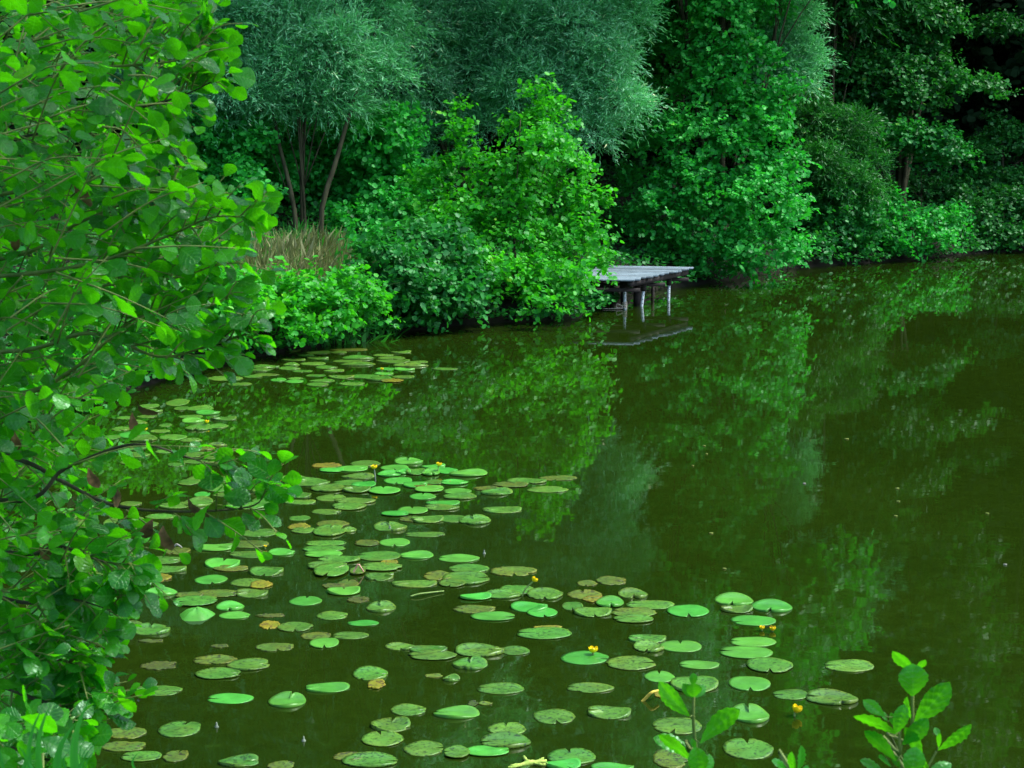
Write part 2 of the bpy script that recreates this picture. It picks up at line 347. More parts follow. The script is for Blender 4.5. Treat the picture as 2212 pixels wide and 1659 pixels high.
def leaf_mesh(name, pos, d, n, L, W, tint, T, curl=None):
    V, q, tr = T; k = len(V); m_ = len(pos)
    d = nrm(d); s = nrm(np.cross(d, n)); n = np.cross(s, d)
    L = np.broadcast_to(L, (m_,)); W = np.broadcast_to(W, (m_,))
    zz = V[None, :, 2]*L[:, None]
    if curl is not None: zz = zz-curl[:, None]*L[:, None]*(V[None, :, 1]**2)*.5+curl[:, None]*.4*L[:, None]*V[None, :, 0]*V[None, :, 1]
    co = pos[:, None]+V[None, :, 0, None]*W[:, None, None]*s[:, None]+V[None, :, 1, None]*L[:, None, None]*d[:, None]+zz[..., None]*n[:, None]
    off = (np.arange(m_)*k)[:, None, None]
    F_ = []
    if len(q): F_.append((q[None]+off).reshape(-1, 4))
    if len(tr): F_.append((tr[None]+off).reshape(-1, 3))
    me = new_mesh(name, co.reshape(-1, 3), F_, np.repeat(tint, k))
    if T is TN:
        for nm, c_ in (('across', 0), ('along', 1)):
            a = me.attributes.new(nm, 'FLOAT', 'POINT'); a.data.foreach_set('value', np.tile(UVN[:, c_], m_).astype(np.float32))
    return me

def crown(lobes, dens, L, ratio, twig, k, style='round', seed=0, squash=.85, keep=None):
    """lobes: (x,y,z,r). Leaves sit on twigs set round the outside of each lobe."""
    g = np.random.default_rng(seed)
    lobes = np.asarray(lobes, float)
    o, d, ctr = [], [], []
    for (x, y, z, r) in lobes:
        nt_ = max(3, int(dens*4*math.pi*r*r/k))
        v = nrm(g.normal(size=(nt_, 3))); v[:, 2] = np.where(v[:, 2] < -.55, v[:, 2]*-.6, v[:, 2])
        # lumps: push whole sectors in or out
        ph = g.uniform(0, 6.28, 3); lump = 1+.26*np.sin(v[:, 0]*5+ph[0])*np.sin(v[:, 2]*6+ph[1])+.10*np.sin(v[:, 1]*9+v[:, 2]*7+ph[2])
        rr = r*g.uniform(.45, 1.02, nt_)**.6*lump
        c = np.array([x, y, z])+v*rr[:, None]*np.array([1, 1, squash])
        o.append(c); d.append(v); ctr.append(np.full(nt_, g.uniform(0, 1)))
    o, v, lt = np.vstack(o), np.vstack(d), np.concatenate(ctr)
    ok = o[:, 2] > .06
    if keep is not None: ok &= keep(o)
    o, v, lt = o[ok], v[ok], lt[ok]; m_ = len(o)
    if style == 'willow':
        td = nrm(v*.6+g.normal(size=(m_, 3))*.40+np.array([0, 0, .30])); droop = -.30
    else:
        td = nrm(v*.8+g.normal(size=(m_, 3))*.45+np.array([0, 0, .25])); droop = -.12
    tl = twig*g.uniform(.6, 1.3, m_)
    side = nrm(np.cross(td, nrm(g.normal(size=(m_, 3))+np.array([0, 0, 1.5]))))
    tt = g.uniform(0, 1, m_)
    P_, D_, N_, Tt = [], [], [], []
    for i in range(k):
        s = (i+.5)/k
        p = o+td*(tl*s)[:, None]+np.array([0, 0, 1])*(droop*tl*s*s)[:, None]
        sg = 1 if i % 2 else -1
        if style == 'willow':
            dd = td*.75+side*sg*.5+np.array([0, 0, -.35*s])+g.normal(size=(m_, 3))*.18
            nn = np.array([0, 0, .8])+v*.5+g.normal(size=(m_, 3))*.5
        else:
            dd = td*.45+side*sg*.8+g.normal(size=(m_, 3))*.30+np.array([0, 0, -.12])
            nn = np.array([0, 0, .75])+v*.55+g.normal(size=(m_, 3))*.42
        P_.append(p+g.normal(size=(m_, 3))*.012); D_.append(dd); N_.append(nrm(nn))
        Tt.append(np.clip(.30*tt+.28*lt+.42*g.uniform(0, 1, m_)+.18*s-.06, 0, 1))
    P_, D_, N_, Tt = map(np.concatenate, (P_, D_, N_, Tt))
    Ls = L*g.uniform(.5, 1.3, len(P_))
    return P_, D_, N_, Ls, Ls*ratio, Tt
BIGW = []
def limbs(base, lobes, r0, fork, n=10, seed=0, trunks=None):
    """trunk(s) from the ground and limbs out into the crown"""
    g = random.Random(seed); mb = MB(); base = np.asarray(base, float)
    lob = np.asarray(lobes, float); c = lob[:, :3].mean(0)
    top = base+(np.array([c[0], c[1], lob[:, 2].max()])-base)*np.array([.8, .8, .9])
    mid = base+(top-base)*fork+np.array([g.uniform(-.1, .1), g.uniform(-.1, .1), 0])
    path = curve([base-np.array([0, 0, .3]), base, mid, top], 16)
    mb.tube(path, np.linspace(r0*1.25, r0*.2, len(path)), 8)
    idx = sorted(range(len(lob)), key=lambda i: -lob[i, 3])[:n]
    for i in idx:
        s = g.uniform(.25, .8)*min(1, max(.15, (lob[i, 2]-base[2])/(top[2]-base[2]+1e-6)))
        st = path[int(3+s*(len(path)-4))]
        e = lob[i, :3]+np.array([0, 0, lob[i, 3]*.2])
        md = st*.5+e*.5+np.array([0, 0, -.08*np.linalg.norm(e-st)])
        q = curve([st, md, e], 8)
        mb.tube(q, np.linspace(r0*.42, r0*.08, len(q)), 6)
        for _ in range(3):
            e2 = e+np.array([g.gauss(0, 1), g.gauss(0, 1), g.gauss(0, .7)])*lob[i, 3]*.55
            mb.tube(curve([q[len(q)//2+1], (q[-2]+e2)/2, e2], 5), np.linspace(r0*.14, r0*.04, 5), 5)
    return mb
def VL(lst, jit=.5, seed=1):
    g = random.Random(seed); out = []
    for (vx, vy, r, D) in lst:
        D2 = D+g.uniform(-jit, jit); r *= g.uniform(.86, 1.06); p = P(vx, vy, D2); out.append((p[0], p[1], p[2], r*D2/FV))
    return out
def tree(name, label, cat, base, lobes, mat, leaf, ratio=.85, dens=620, twig=.30, k=8, style='round', r0=.07, fork=.35, group=None, extra=None, seed=0, n=10, T=None, extra_leaf=1.6, stems=None, lower=None, squash=.85):
    base = np.array([base[0], base[1], float(ground(np.array([base[0]]), np.array([base[1]]))[0])])
    base[2] = max(base[2], -.3)
    gg = random.Random(seed+500); kids = []
    for (x_, y_, z_, r_) in lobes:      # side shoots that break the outline of each lobe
        for _ in range(3 if style == 'willow' else 2):
            a1, el = gg.uniform(0, 6.283), gg.uniform(-.3, 1.2); q_ = r_*gg.uniform(.85, 1.15)
            kids.append((x_+q_*math.cos(a1)*math.cos(el), y_+q_*math.sin(a1)*math.cos(el), z_+q_*math.sin(el)*.9, r_*gg.uniform(.18, .38)))
    main = list(lobes); lobes = main+kids
    t_ = empty(name, base, label, cat, group)
    allobes = list(lobes)+(extra or [])
    if stems:
        for j, st in enumerate(stems):
            mb = MB(); q = curve(st['p'], 14); mb.tube(q, np.linspace(st['r'], st['r']*.45, len(q)), 9)
            mb.build('trunk' if st['r'] > .03 else 'branch', M['bark'], t_)
    limbs(base, main+(extra or []), r0, fork, n, seed).build('trunk' if not stems else 'limbs', M['bark'], t_)
    Tm = T or (TL if style == 'willow' else TR6)
    a = crown(lobes, dens, leaf, ratio, twig, k, style, seed, squash)
    if extra:
        b_ = crown(extra, dens/extra_leaf**2, leaf*extra_leaf, ratio*(1.3 if style == 'willow' else 1), twig*1.5, k, style, seed+50)
        a = tuple(np.concatenate([p, q]) for p, q in zip(a, b_))
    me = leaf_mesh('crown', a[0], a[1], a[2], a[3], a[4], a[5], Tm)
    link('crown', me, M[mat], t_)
    return t_
def upper(cx, cy, z0, z1, rad, n, seed, r=(.9, 1.5)):
    """lobes of the part of a crown that stands above the picture and shows in the pond"""
    g = random.Random(seed); out = []
    for i in range(n):
        f = (i+.5)/n; z = z0+(z1-z0)*f; rr = rad*(math.sin(math.pi*(.25+.7*f)))
        a = g.uniform(0, 6.28); q = math.sqrt(g.uniform(.1, 1))
        out.append((cx+math.cos(a)*rr*q, cy+math.sin(a)*rr*q*.8, z, g.uniform(*r)))
    return out

GV = 'trees and bushes along the far bank'
GB = 'bushes hanging over the water'
def gb(vx, vy, dd=.6):    # a foot point a little way up the bank from the shoreline under a pixel
    p = G(vx, vy); v = p[:2]/np.linalg.norm(p[:2]); return p[:2]+v*dd
# A bright low bush on the near bank
tree('alder_bush', 'bright low bush spilling over the bank in front of the dry grass', 'bush', gb(640, 757), VL([(440, 700, 75, 23.6), (500, 650, 66, 24.2), (560, 652, 62, 24.8), (590, 690, 66, 24.3), (650, 660, 62, 24.9), (705, 632, 54, 25.5), (700, 680, 60, 25), (760, 640, 55, 25.6), (790, 680, 40, 25.5), (640, 725, 40, 24.4)], .3, 2), 'alderlit', .078, dens=430, twig=.22, k=8, group=GB, seed=11, r0=.03, n=6)
tree('alder_bush', 'yellow-green bush at the water edge seen through the nearest tree', 'bush', gb(330, 838), VL([(150, 760, 110, 21.8), (230, 690, 100, 22.5), (300, 760, 70, 22.3), (340, 680, 90, 23.2), (390, 740, 60, 23), (390, 620, 70, 24), (270, 600, 90, 24.2), (90, 700, 90, 22.5), (170, 850, 80, 20.6), (60, 860, 90, 20)], .3, 3), 'alderlit', .07, dens=480, twig=.22, k=7, group=GB, seed=12, r0=.03, n=6)
tree('bramble_bush', 'dark bramble mound hanging over the water beside the bright low bush', 'bush', gb(920, 712), VL([(820, 570, 60, 27), (870, 600, 72, 26.9), (900, 530, 66, 27.8), (950, 640, 62, 27), (1000, 620, 60, 27.5), (890, 655, 50, 26.7), (1010, 665, 40, 27.4), (960, 560, 60, 28), (820, 640, 50, 26.6), (930, 690, 28, 26.9)], .3, 4), 'ivy', .088, dens=400, twig=.25, k=7, group=GB, seed=13, r0=.03, n=6)
# C the central alder
tree('alder_tree', 'young pointed alder leaning over the water beside the wooden dock', 'tree', gb(1120, 697, .5), VL([(1165, 215, 26, 29.6), (1190, 262, 40, 29.6), (1130, 285, 38, 29.6), (1175, 330, 62, 29.5), (1225, 370, 48, 29.5), (988, 245, 16, 30), (1000, 300, 32, 30), (985, 370, 48, 30), (1090, 370, 52, 29.7), (1110, 440, 72, 29.4), (1220, 450, 66, 29.4), (930, 410, 44, 30), (930, 480, 50, 29.7), (1010, 490, 66, 29.4), (1100, 530, 78, 29.2), (1200, 540, 80, 29.1), (1272, 520, 42, 29.3), (1285, 450, 30, 29.4), (1288, 585, 30, 29.2), (1185, 620, 58, 28.2), (1225, 650, 36, 27.9), (1100, 605, 60, 28.3), (1020, 575, 56, 28.6), (1245, 612, 40, 28.4), (1170, 668, 26, 27.9), (1040, 625, 36, 28)], .45, 5), 'alderlit', .080, dens=340, twig=.27, k=8, group=GV, seed=14, r0=.032, n=14)
# D hedge behind the willow trunks
hb = P(600, 470, 34)
tree('hazel_bush', 'broad-leaved thicket in the shade behind the three willow trunks', 'bush', (hb[0], 34.2), VL([(400, 340, 80, 31), (470, 300, 80, 31.3), (430, 430, 80, 30.3), (520, 380, 70, 31.2), (560, 320, 70, 31.8), (620, 390, 66, 31.6), (690, 340, 70, 31.6), (770, 320, 76, 31.6), (840, 300, 70, 31.8), (810, 400, 76, 31.4), (870, 400, 70, 31.6), (720, 430, 56, 31.4), (500, 470, 60, 30.6), (580, 430, 50, 31.2), (410, 290, 60, 29.8), (470, 330, 56, 29.7), (440, 400, 60, 29.4), (530, 400, 48, 29.5), (530, 320, 44, 29.8), (780, 500, 60, 30.4), (850, 470, 60, 30.8), (650, 300, 60, 32), (830, 540, 50, 29)], .4, 6), 'alder', .09, dens=360, twig=.3, k=7, group=GV, seed=15, r0=.05, n=10)
# E willow with three trunks
def gz(x, y): return float(ground(np.array([x]), np.array([y]))[0])
def tr(vxb, vyb, D, pts, r):
    b_ = P(vxb, vyb, D); b_[2] = gz(b_[0], D)-.15
    return {'p': [b_]+[P(*q) for q in pts], 'r': r}
stE = [tr(640, 470, 29.6, [(636, 455, 29.6), (618, 370, 29.8), (600, 300, 30), (585, 200, 30.2), (560, 60, 30.5), (520, -120, 31)], .042),
       tr(652, 465, 30.2, [(652, 440, 30.2), (650, 370, 30.3), (655, 300, 30.5), (665, 180, 30.8), (680, 0, 31), (690, -200, 31.2)], .034),
       tr(693, 465, 29.6, [(695, 450, 29.6), (722, 360, 29.8), (745, 280, 30), (775, 180, 30.4), (820, 40, 30.8), (870, -150, 31.2)], .048)]
eb = P(660, 470, 29.8)
tree('willow_tree', 'grey-green willow standing on three bare slanting trunks above the dry grass', 'tree', (eb[0], 29.8), VL([(420, 40, 100, 30), (400, 140, 70, 30), (500, 90, 100, 30), (500, 190, 80, 30), (600, 40, 110, 30.5), (600, 150, 90, 30.2), (560, 225, 54, 30), (690, 110, 100, 30.4), (700, 210, 76, 30.1), (650, 245, 40, 30), (745, 225, 46, 30), (780, 40, 110, 30.8), (800, 150, 80, 30.8), (470, 260, 50, 30), (340, 60, 90, 30), (300, 160, 70, 30)], .5, 7), 'willow', .10, ratio=.17, dens=1500, twig=.42, k=12, style='willow', group=GV, seed=16, r0=.03, n=10, stems=stE, extra=upper(eb[0], 31, 6.3, 10.5, 2.6, 14, 3))
# F the second willow with many slanting stems
fb = P(1000, 430, 33.5)
stF = [{'p': [np.array([fb[0]+dx, 33.5, 1.5]), P(a, b_, 33.3), P(c, d_, 33.5), P(e, f_, 34)], 'r': r} for dx, a, b_, c, d_, e, f_, r in
       [(0, 1010, 330, 1100, 150, 1180, -60, .045), (.1, 1040, 330, 1150, 190, 1260, -20, .04), (-.1, 975, 300, 960, 150, 930, -80, .05), (0, 950, 300, 890, 160, 820, -40, .04),
        (.2, 1070, 340, 1190, 230, 1330, 60, .035), (.1, 990, 300, 1020, 130, 1040, -80, .04), (-.05, 962, 310, 935, 200, 890, 40, .03), (.3, 1110, 340, 1240, 290, 1360, 180, .03)]]
tree('willow_tree', 'silvery willow of many thin slanting stems behind the pointed alder', 'tree', (fb[0], 33.5), VL([(880, 60, 100, 33.5), (900, 190, 80, 33.4), (860, 270, 56, 33), (990, 40, 110, 33.8), (1010, 160, 90, 33.4), (1060, 260, 66, 33.2), (1110, 80, 100, 33.8), (1140, 190, 86, 33.2), (1230, 60, 100, 33.6), (1250, 170, 90, 33.2), (1310, 110, 70, 33.2), (1320, 230, 66, 33.2), (1260, 290, 66, 33.3), (940, 300, 50, 33.4), (880, 350, 50, 33.5), (1340, 30, 60, 33.4)], .5, 8), 'willow', .10, ratio=.17, dens=1500, twig=.42, k=12, style='willow', group=GV, seed=17, r0=.03, n=10, stems=stF, extra=upper(fb[0]+.8, 34.5, 6, 11, 3.2, 18, 4))
# G large alder beside the dock
ga = gb(1560, 608, 1.3)
tree('alder_tree', 'large full alder with leafy skirt down to the water just past the dock', 'tree', ga, VL([(1500, 100, 44, 35.6), (1550, 50, 66, 35.8), (1620, 130, 56, 35.6), (1640, 20, 60, 36), (1470, 10, 60, 36), (1690, 215, 44, 35.4), (1560, -60, 90, 36), (1420, 90, 40, 36), (1545, 165, 56, 35.4), (1500, 210, 50, 35.4), (1590, 240, 66, 35.1), (1650, 280, 56, 35), (1500, 300, 66, 35), (1420, 300, 50, 35.2), (1590, 340, 80, 34.8), (1690, 370, 46, 34.9), (1480, 400, 72, 34.8), (1640, 440, 86, 34.6), (1712, 470, 40, 34.8), (1550, 480, 80, 34.5), (1420, 470, 66, 34.8), (1380, 400, 46, 35.2), (1365, 500, 50, 35.3), (1460, 550, 50, 34.6), (1560, 560, 56, 34.2), (1650, 540, 62, 34.2), (1710, 545, 36, 34.3), (1620, 590, 32, 34), (1500, 590, 26, 34.3), (1400, 560, 40, 35)], .5, 9), 'alder', .084, dens=330, twig=.30, k=9, group=GV, seed=18, r0=.11, n=16, extra=upper(ga[0], ga[1]+.6, 5.6, 11.5, 2.2, 14, 5))
g2 = gb(1450, 608, 3.2)
tree('alder_tree', 'blue-green alder rising behind the large full alder and the silvery willow', 'tree', g2, VL([(1390, 30, 70, 37.5), (1470, 40, 70, 37.5), (1420, 130, 66, 37.3), (1380, 210, 56, 37.2), (1560, 30, 70, 37.8), (1640, 20, 50, 38), (1480, 170, 56, 37.6), (1610, 110, 46, 37.8), (1370, 300, 50, 37.2)], .5, 10), 'alder', .085, dens=420, twig=.28, k=7, group=GV, seed=19, r0=.12, n=9, extra=upper(g2[0], g2[1]+.8, 6, 14, 2.8, 20, 6))
h1 = gb(1720, 582, 3.0)
tree('willow_tree', 'small pale bluish willow tuft beside the top of the large full alder', 'tree', h1, VL([(1660, 60, 46, 38), (1700, 110, 56, 37.8), (1720, 170, 46, 37.6), (1660, 180, 40, 37.8), (1745, 130, 30, 37.6), (1720, 40, 40, 38)], .3, 11), 'willow', .11, ratio=.2, dens=1300, twig=.4, k=12, style='willow', group=GV, seed=20, r0=.06, n=6, extra=upper(h1[0], h1[1], 6.4, 9, 1.2, 5, 7))
h2 = gb(1800, 573, 2.2)
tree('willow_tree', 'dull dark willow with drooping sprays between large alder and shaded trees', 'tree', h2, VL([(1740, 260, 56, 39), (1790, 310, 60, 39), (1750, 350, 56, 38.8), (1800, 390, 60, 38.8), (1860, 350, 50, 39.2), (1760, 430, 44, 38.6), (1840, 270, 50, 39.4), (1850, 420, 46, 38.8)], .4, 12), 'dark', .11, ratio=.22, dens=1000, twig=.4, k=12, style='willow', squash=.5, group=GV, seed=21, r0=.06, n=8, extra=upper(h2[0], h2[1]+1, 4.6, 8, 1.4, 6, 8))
# J dark tall tree on the right with reaching branches
jb = gb(1940, 562, 3.2)
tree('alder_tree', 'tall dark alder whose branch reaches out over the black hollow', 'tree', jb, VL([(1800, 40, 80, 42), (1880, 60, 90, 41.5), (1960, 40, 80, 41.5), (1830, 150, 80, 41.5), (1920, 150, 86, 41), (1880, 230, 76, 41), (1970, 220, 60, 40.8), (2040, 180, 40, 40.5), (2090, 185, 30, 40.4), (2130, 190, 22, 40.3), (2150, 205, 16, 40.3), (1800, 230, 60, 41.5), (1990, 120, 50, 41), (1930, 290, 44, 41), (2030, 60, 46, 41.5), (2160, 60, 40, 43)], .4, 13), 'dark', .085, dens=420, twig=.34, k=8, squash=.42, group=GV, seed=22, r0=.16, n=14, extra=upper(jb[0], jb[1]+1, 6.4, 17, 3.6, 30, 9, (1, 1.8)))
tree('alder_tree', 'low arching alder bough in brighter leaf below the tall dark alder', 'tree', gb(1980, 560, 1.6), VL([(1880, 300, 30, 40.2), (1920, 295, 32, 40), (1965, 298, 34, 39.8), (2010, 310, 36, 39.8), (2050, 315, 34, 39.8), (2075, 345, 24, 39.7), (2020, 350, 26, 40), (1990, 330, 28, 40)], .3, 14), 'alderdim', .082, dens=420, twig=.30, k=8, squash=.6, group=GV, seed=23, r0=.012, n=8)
# shrubs on the right
tree('alder_bush', 'rounded green shrub touching the pond between large alder and yellowish shrub', 'bush', gb(1820, 572, .5), VL([(1830, 400, 36, 38.4), (1790, 440, 44, 38.2), (1850, 450, 44, 38.4), (1800, 500, 50, 38), (1870, 500, 44, 38.2), (1770, 540, 34, 37.8), (1850, 545, 30, 38)], .3, 15), 'alderdim', .084, dens=400, twig=.26, k=7, group=GB, seed=24, r0=.04, n=6)
tree('alder_bush', 'yellowish shrub trailing over the pond under the low arching bough', 'bush', gb(1960, 563, .5), VL([(1920, 460, 40, 39.4), (1960, 500, 44, 39), (2010, 490, 40, 39.4), (1950, 540, 28, 38.8), (2030, 530, 34, 39.2), (2060, 480, 34, 39.8), (1900, 530, 34, 38.9)], .3, 16), 'alder', .082, dens=380, twig=.26, k=7, group=GB, seed=25, r0=.04, n=6)
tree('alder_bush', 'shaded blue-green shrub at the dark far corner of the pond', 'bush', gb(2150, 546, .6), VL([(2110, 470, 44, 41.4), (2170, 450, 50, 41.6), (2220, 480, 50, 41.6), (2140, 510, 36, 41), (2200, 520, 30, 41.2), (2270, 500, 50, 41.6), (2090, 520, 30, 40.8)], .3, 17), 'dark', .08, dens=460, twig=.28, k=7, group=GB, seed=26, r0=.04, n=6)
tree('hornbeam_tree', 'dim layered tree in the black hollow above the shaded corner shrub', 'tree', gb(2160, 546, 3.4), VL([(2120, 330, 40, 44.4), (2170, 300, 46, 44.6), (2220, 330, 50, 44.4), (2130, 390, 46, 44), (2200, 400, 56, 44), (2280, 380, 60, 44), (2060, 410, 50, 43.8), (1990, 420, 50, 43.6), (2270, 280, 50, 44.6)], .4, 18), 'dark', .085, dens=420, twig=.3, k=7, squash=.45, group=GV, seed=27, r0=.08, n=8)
for i, (x, y, hgt, lab) in enumerate([(17, 45, 14, 'tall dark tree at the far shore beyond the shaded corner shrub'), (22, 42, 13, 'tall dark tree where the shore turns back behind the corner')]):
    tree('alder_tree', lab, 'tree', (x, y), upper(x, y, 1.6, hgt, 3.0, 22, 40+i, (1, 1.7)), 'dark', .16, dens=130, twig=.45, k=7, group=GV, seed=60+i, r0=.16, n=10)

# the wood behind: nobody could count it
g = random.Random(5); wl = []
for i in range(95):
    a = g.uniform(-22, 26); D = g.uniform(43, 58) if a > 3 else g.uniform(38, 52)
    x, y = D*math.tan(R(a)), D
    if sdist(np.array([x]), np.array([y]))[0] < 5.0: continue
    top = g.uniform(11, 19)+(5 if a > 5 else 0); z0 = gz(x, y)
    for z in np.arange(z0+1.0, top, 1.5):
        f = (z-z0)/(top-z0); wl.append((x+g.uniform(-.8, .8), y+g.uniform(-.8, .8), z, (1.9-1.0*f)*g.uniform(.7, 1.2)))
for i in range(16):   # left flank
    x, y = g.uniform(-17, -9), g.uniform(14, 36); top = g.uniform(9, 14)
    for z in np.arange(2, top, 1.5): wl.append((x+g.uniform(-.7, .7), y+g.uniform(-.7, .7), z, g.uniform(1, 1.8)))
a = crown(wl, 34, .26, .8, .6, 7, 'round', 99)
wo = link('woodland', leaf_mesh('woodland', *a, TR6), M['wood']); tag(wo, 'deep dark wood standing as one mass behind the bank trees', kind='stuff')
mb = MB(); g = random.Random(8)
for i in range(60):
    a_ = g.uniform(-17, 22); D = g.uniform(46, 60); x, y = D*math.tan(R(a_)), D
    z = gz(x, y); r = g.uniform(.08, .2)
    mb.tube([(x, y, z-.3), (x+g.uniform(-.3, .3), y, z+6), (x+g.uniform(-.6, .6), y, z+13)], [r, r*.8, r*.3], 7)
tag(mb.build('woodland_trunks', M['bark']), kind='stuff')

# ---------------------------------------------------------------- undergrowth on the bank
def scatter(n, D0, D1, a0, a1, d0, d1, seed):
    g = np.random.default_rng(seed); D = g.uniform(D0, D1, n); a_ = np.radians(g.uniform(a0, a1, n)); x = D*np.tan(a_); y = D
    d = np.concatenate([sdist(x[i:i+4000], y[i:i+4000]) for i in range(0, n, 4000)]); ok = (d > d0) & (d < d1); x, y, d = x[ok], y[ok], d[ok]
    return x, y, np.concatenate([ground(x[i:i+4000], y[i:i+4000]) for i in range(0, len(x), 4000)]), d, g
x, y, z, d, g = scatter(150000, 19, 48, -21, 20, -.38, 9, 31)
z = np.where(d < 0, .10, z)
# keep the straw patch clear
sx, sy = P(662, 520, 27.4)[0], 27.5
keep = ((x-sx)/.8)**2+((y-sy)/1.6)**2 > 1
x, y, z = x[keep], y[keep], z[keep]; m_ = len(x)
hh = g.uniform(0, .38, m_)*(.5+.5*np.sin(x*2.1+1)*np.sin(y*1.7))
pos = np.stack([x, y, z+.03+hh], -1)
me = leaf_mesh('undergrowth', pos, nrm(g.normal(size=(m_, 3))*np.array([1, 1, .35])), nrm(g.normal(size=(m_, 3))*.45+np.array([0, -.2, 1])), .085*g.uniform(.6, 1.2, m_), .075*g.uniform(.6, 1.2, m_), g.uniform(0, .9, m_), TR6)
tag(link('undergrowth', me, M['ivy']), 'dark nettles and brambles covering the bank under the trees', kind='stuff')
def blades(n, xy, h0, h1, wd, seed, lean=.35):
    g = np.random.default_rng(seed); x, y = xy(g, n); z = ground(x, y)
    return np.stack([x, y, z-.02], -1), nrm(np.stack([g.normal(size=n)*lean, g.normal(size=n)*lean, np.ones(n)], -1)), nrm(g.normal(size=(n, 3))*np.array([1, 1, .1])), g.uniform(h0, h1, n), wd*g.uniform(.6, 1.3, n), g.uniform(0, .92, n)
def patch(cx, cy, rx, ry):
    def f(g, n):
        a_ = g.uniform(0, 6.283, n); r = np.sqrt(g.uniform(0, 1, n)); return cx+np.cos(a_)*r*rx, cy+np.sin(a_)*r*ry
    return f
TB = fix((np.array([(-.5, 0, 0), (.5, 0, 0), (.38, .5, .05), (.0, 1, .22), (-.38, .5, .05)]), np.array([[0, 1, 2, 4], [4, 2, 3, 3]])))
bl = blades(9000, patch(sx, sy, .85, 1.7), .12, .70, .008, 41, .75)
tag(link('dry_grass', leaf_mesh('dry_grass', *bl, TB, curl=np.random.default_rng(3).uniform(-.6, 1.1, len(bl[0]))), M['straw']), 'tawny dry grass growing under the three willow trunks', kind='stuff')
bl = blades(2600, patch(sx, sy, 1.4, 2.1), .25, .6, .012, 42, .5)
tag(link('green_grass', leaf_mesh('green_grass', *bl, TB, curl=np.random.default_rng(4).uniform(-.6, 1.2, len(bl[0]))), M['grassgreen']), 'green blades mixed into the dry grass', kind='stuff')
# thin bare roots and stems under the overhang
g = random.Random(77); mb = MB()
for vx, vy in [(700, 745), (720, 742), (735, 742), (810, 728), (880, 715), (930, 712), (1060, 700), (1140, 694), (560, 772), (480, 790)]:
    for k_ in range(3):
        p = G(vx+g.uniform(-14, 14), vy-2); q = p+np.array([g.uniform(-.2, .2), .3, g.uniform(.3, .5)])
        mb.tube(curve([p-np.array([0, 0, .1]), (p+q)/2+np.array([g.uniform(-.1, .1), 0, .05]), q], 6), .012, 5)
tag(mb.build('bank_roots', M['bark']), 'thin bare roots along the water edge under the bushes', kind='stuff')

# ---------------------------------------------------------------- the dock
A, B = G(1370, 604, .53), G(1500, 577, .53)
e1 = nrm(A-G(1290, 602.5, .53)); e1[2] = 0; e1 = nrm(e1)      # along the planks, towards open water
e2 = B-A; Ld = np.linalg.norm(e2); e2 = e2/Ld
up0 = np.array([0, 0, 1.0])
dock = empty('dock', (*((A+B)/2)[:2], 0), 'weathered grey plank dock on thin pale poles beside the pointed alder', 'dock')
g = random.Random(3); mb = MB(); npl = 17; pw = Ld/npl
en = np.array([-e1[1], e1[0], 0.0]); 
if en @ e2 < 0: en = -en
step = (e2@en)*pw
for i in range(npl):
    p0 = A+e2*(i+.5)*pw+e1*g.uniform(-.05, .05)+np.array([0, 0, g.uniform(-.006, .004)-.014])
    ln = 3.2+g.uniform(-.1, .1)
    mb.box(p0-e1*ln/2, e1*ln/2, en*step*.445, np.array([0, 0, .014]))
mb.build('deck', M['plank'], dock, tint=np.repeat([g.uniform(.45, 1.05) for _ in range(npl)], 8))
mb = MB(); c_ = A+e2*Ld*.5-e1*1.6-up0*.036; mb.box(c_, e1*1.5, e2*Ld*.46, up0*.006); mb.build('underside_shade_panel', M['beam'], dock)  # dark panel added so the deck's reflected underside reads as shaded
def dk(s, t_, z): return A+e2*Ld*s-e1*t_+np.array([0, 0, z-.53+.02])
up = np.array([0, 0, 1.0])
for t_ in (.10, 1.0, 1.9):
    mb = MB(); c = (dk(.03, t_, .425)+dk(.96, t_, .425))/2; mb.box(c, e2*Ld*.47, e1*.035, up*.038); mb.build('beam', M['beam'], dock)
for s in (.09, .5, .9):
    mb = MB(); mb.box(dk(s, 1.1, .318), e1*1.1, en*.04, up*.028); mb.build('beam', M['beam'], dock)
poles = [((1349, 622), (1350, 668)), ((1391, 626), (1386, 662)), ((1445.5, 614), (1444, 649))]
for i, (a_, b_) in enumerate(poles):
    bt = G(*b_); D = bt[1]; tp = P(a_[0], a_[1]-8, D)
    mb = MB(); ax = nrm(tp-bt); mb.tube([bt-ax*.5, bt, tp], [.026, .026, .025], 12); po = mb.build('pole', M['pole'], dock)
    for k_ in range(6):
        mb = MB(); c = bt+ax*(.05+.07*k_)+np.array([.004, -.0262, 0]); mb.tube([c, c+np.array([0, -.002, 0])], .008, 8)
        mb.build('hole', M['hole'], po)
    mb = MB(); tpb = P(a_[0], a_[1]-6, D); mb.box(tpb+up*.02+np.array([0, .01, 0]), e1*(.075 if i == 0 else .04), en*.05, up*.085); mb.build('post_head', M['beam'], dock)
for (vx, vy, r) in [(1376, 655, .065), (1300, 662, .035), (1322, 650, .035), (1345, 645, .035), (1410, 640, .03)]:
    b_ = G(vx, vy); mb = MB(); mb.tube([b_-up*.6, b_+up*.40], r, 10); mb.build('post', M['beam'], dock)
mb = MB(); b_ = G(1349, 668); th = np.linspace(0, 2*np.pi*4, 60)
mb.tube(np.stack([b_[0]+.036*np.cos(th), b_[1]+.036*np.sin(th), .01+.11*th/th[-1]], -1), .011, 6)
mb.tube(curve([b_+[-.03, -.03, .05], b_+[-.12, -.03, .09], b_+[-.13, -.02, .03], b_+[-.04, -.03, .02]], 12), .010, 6)
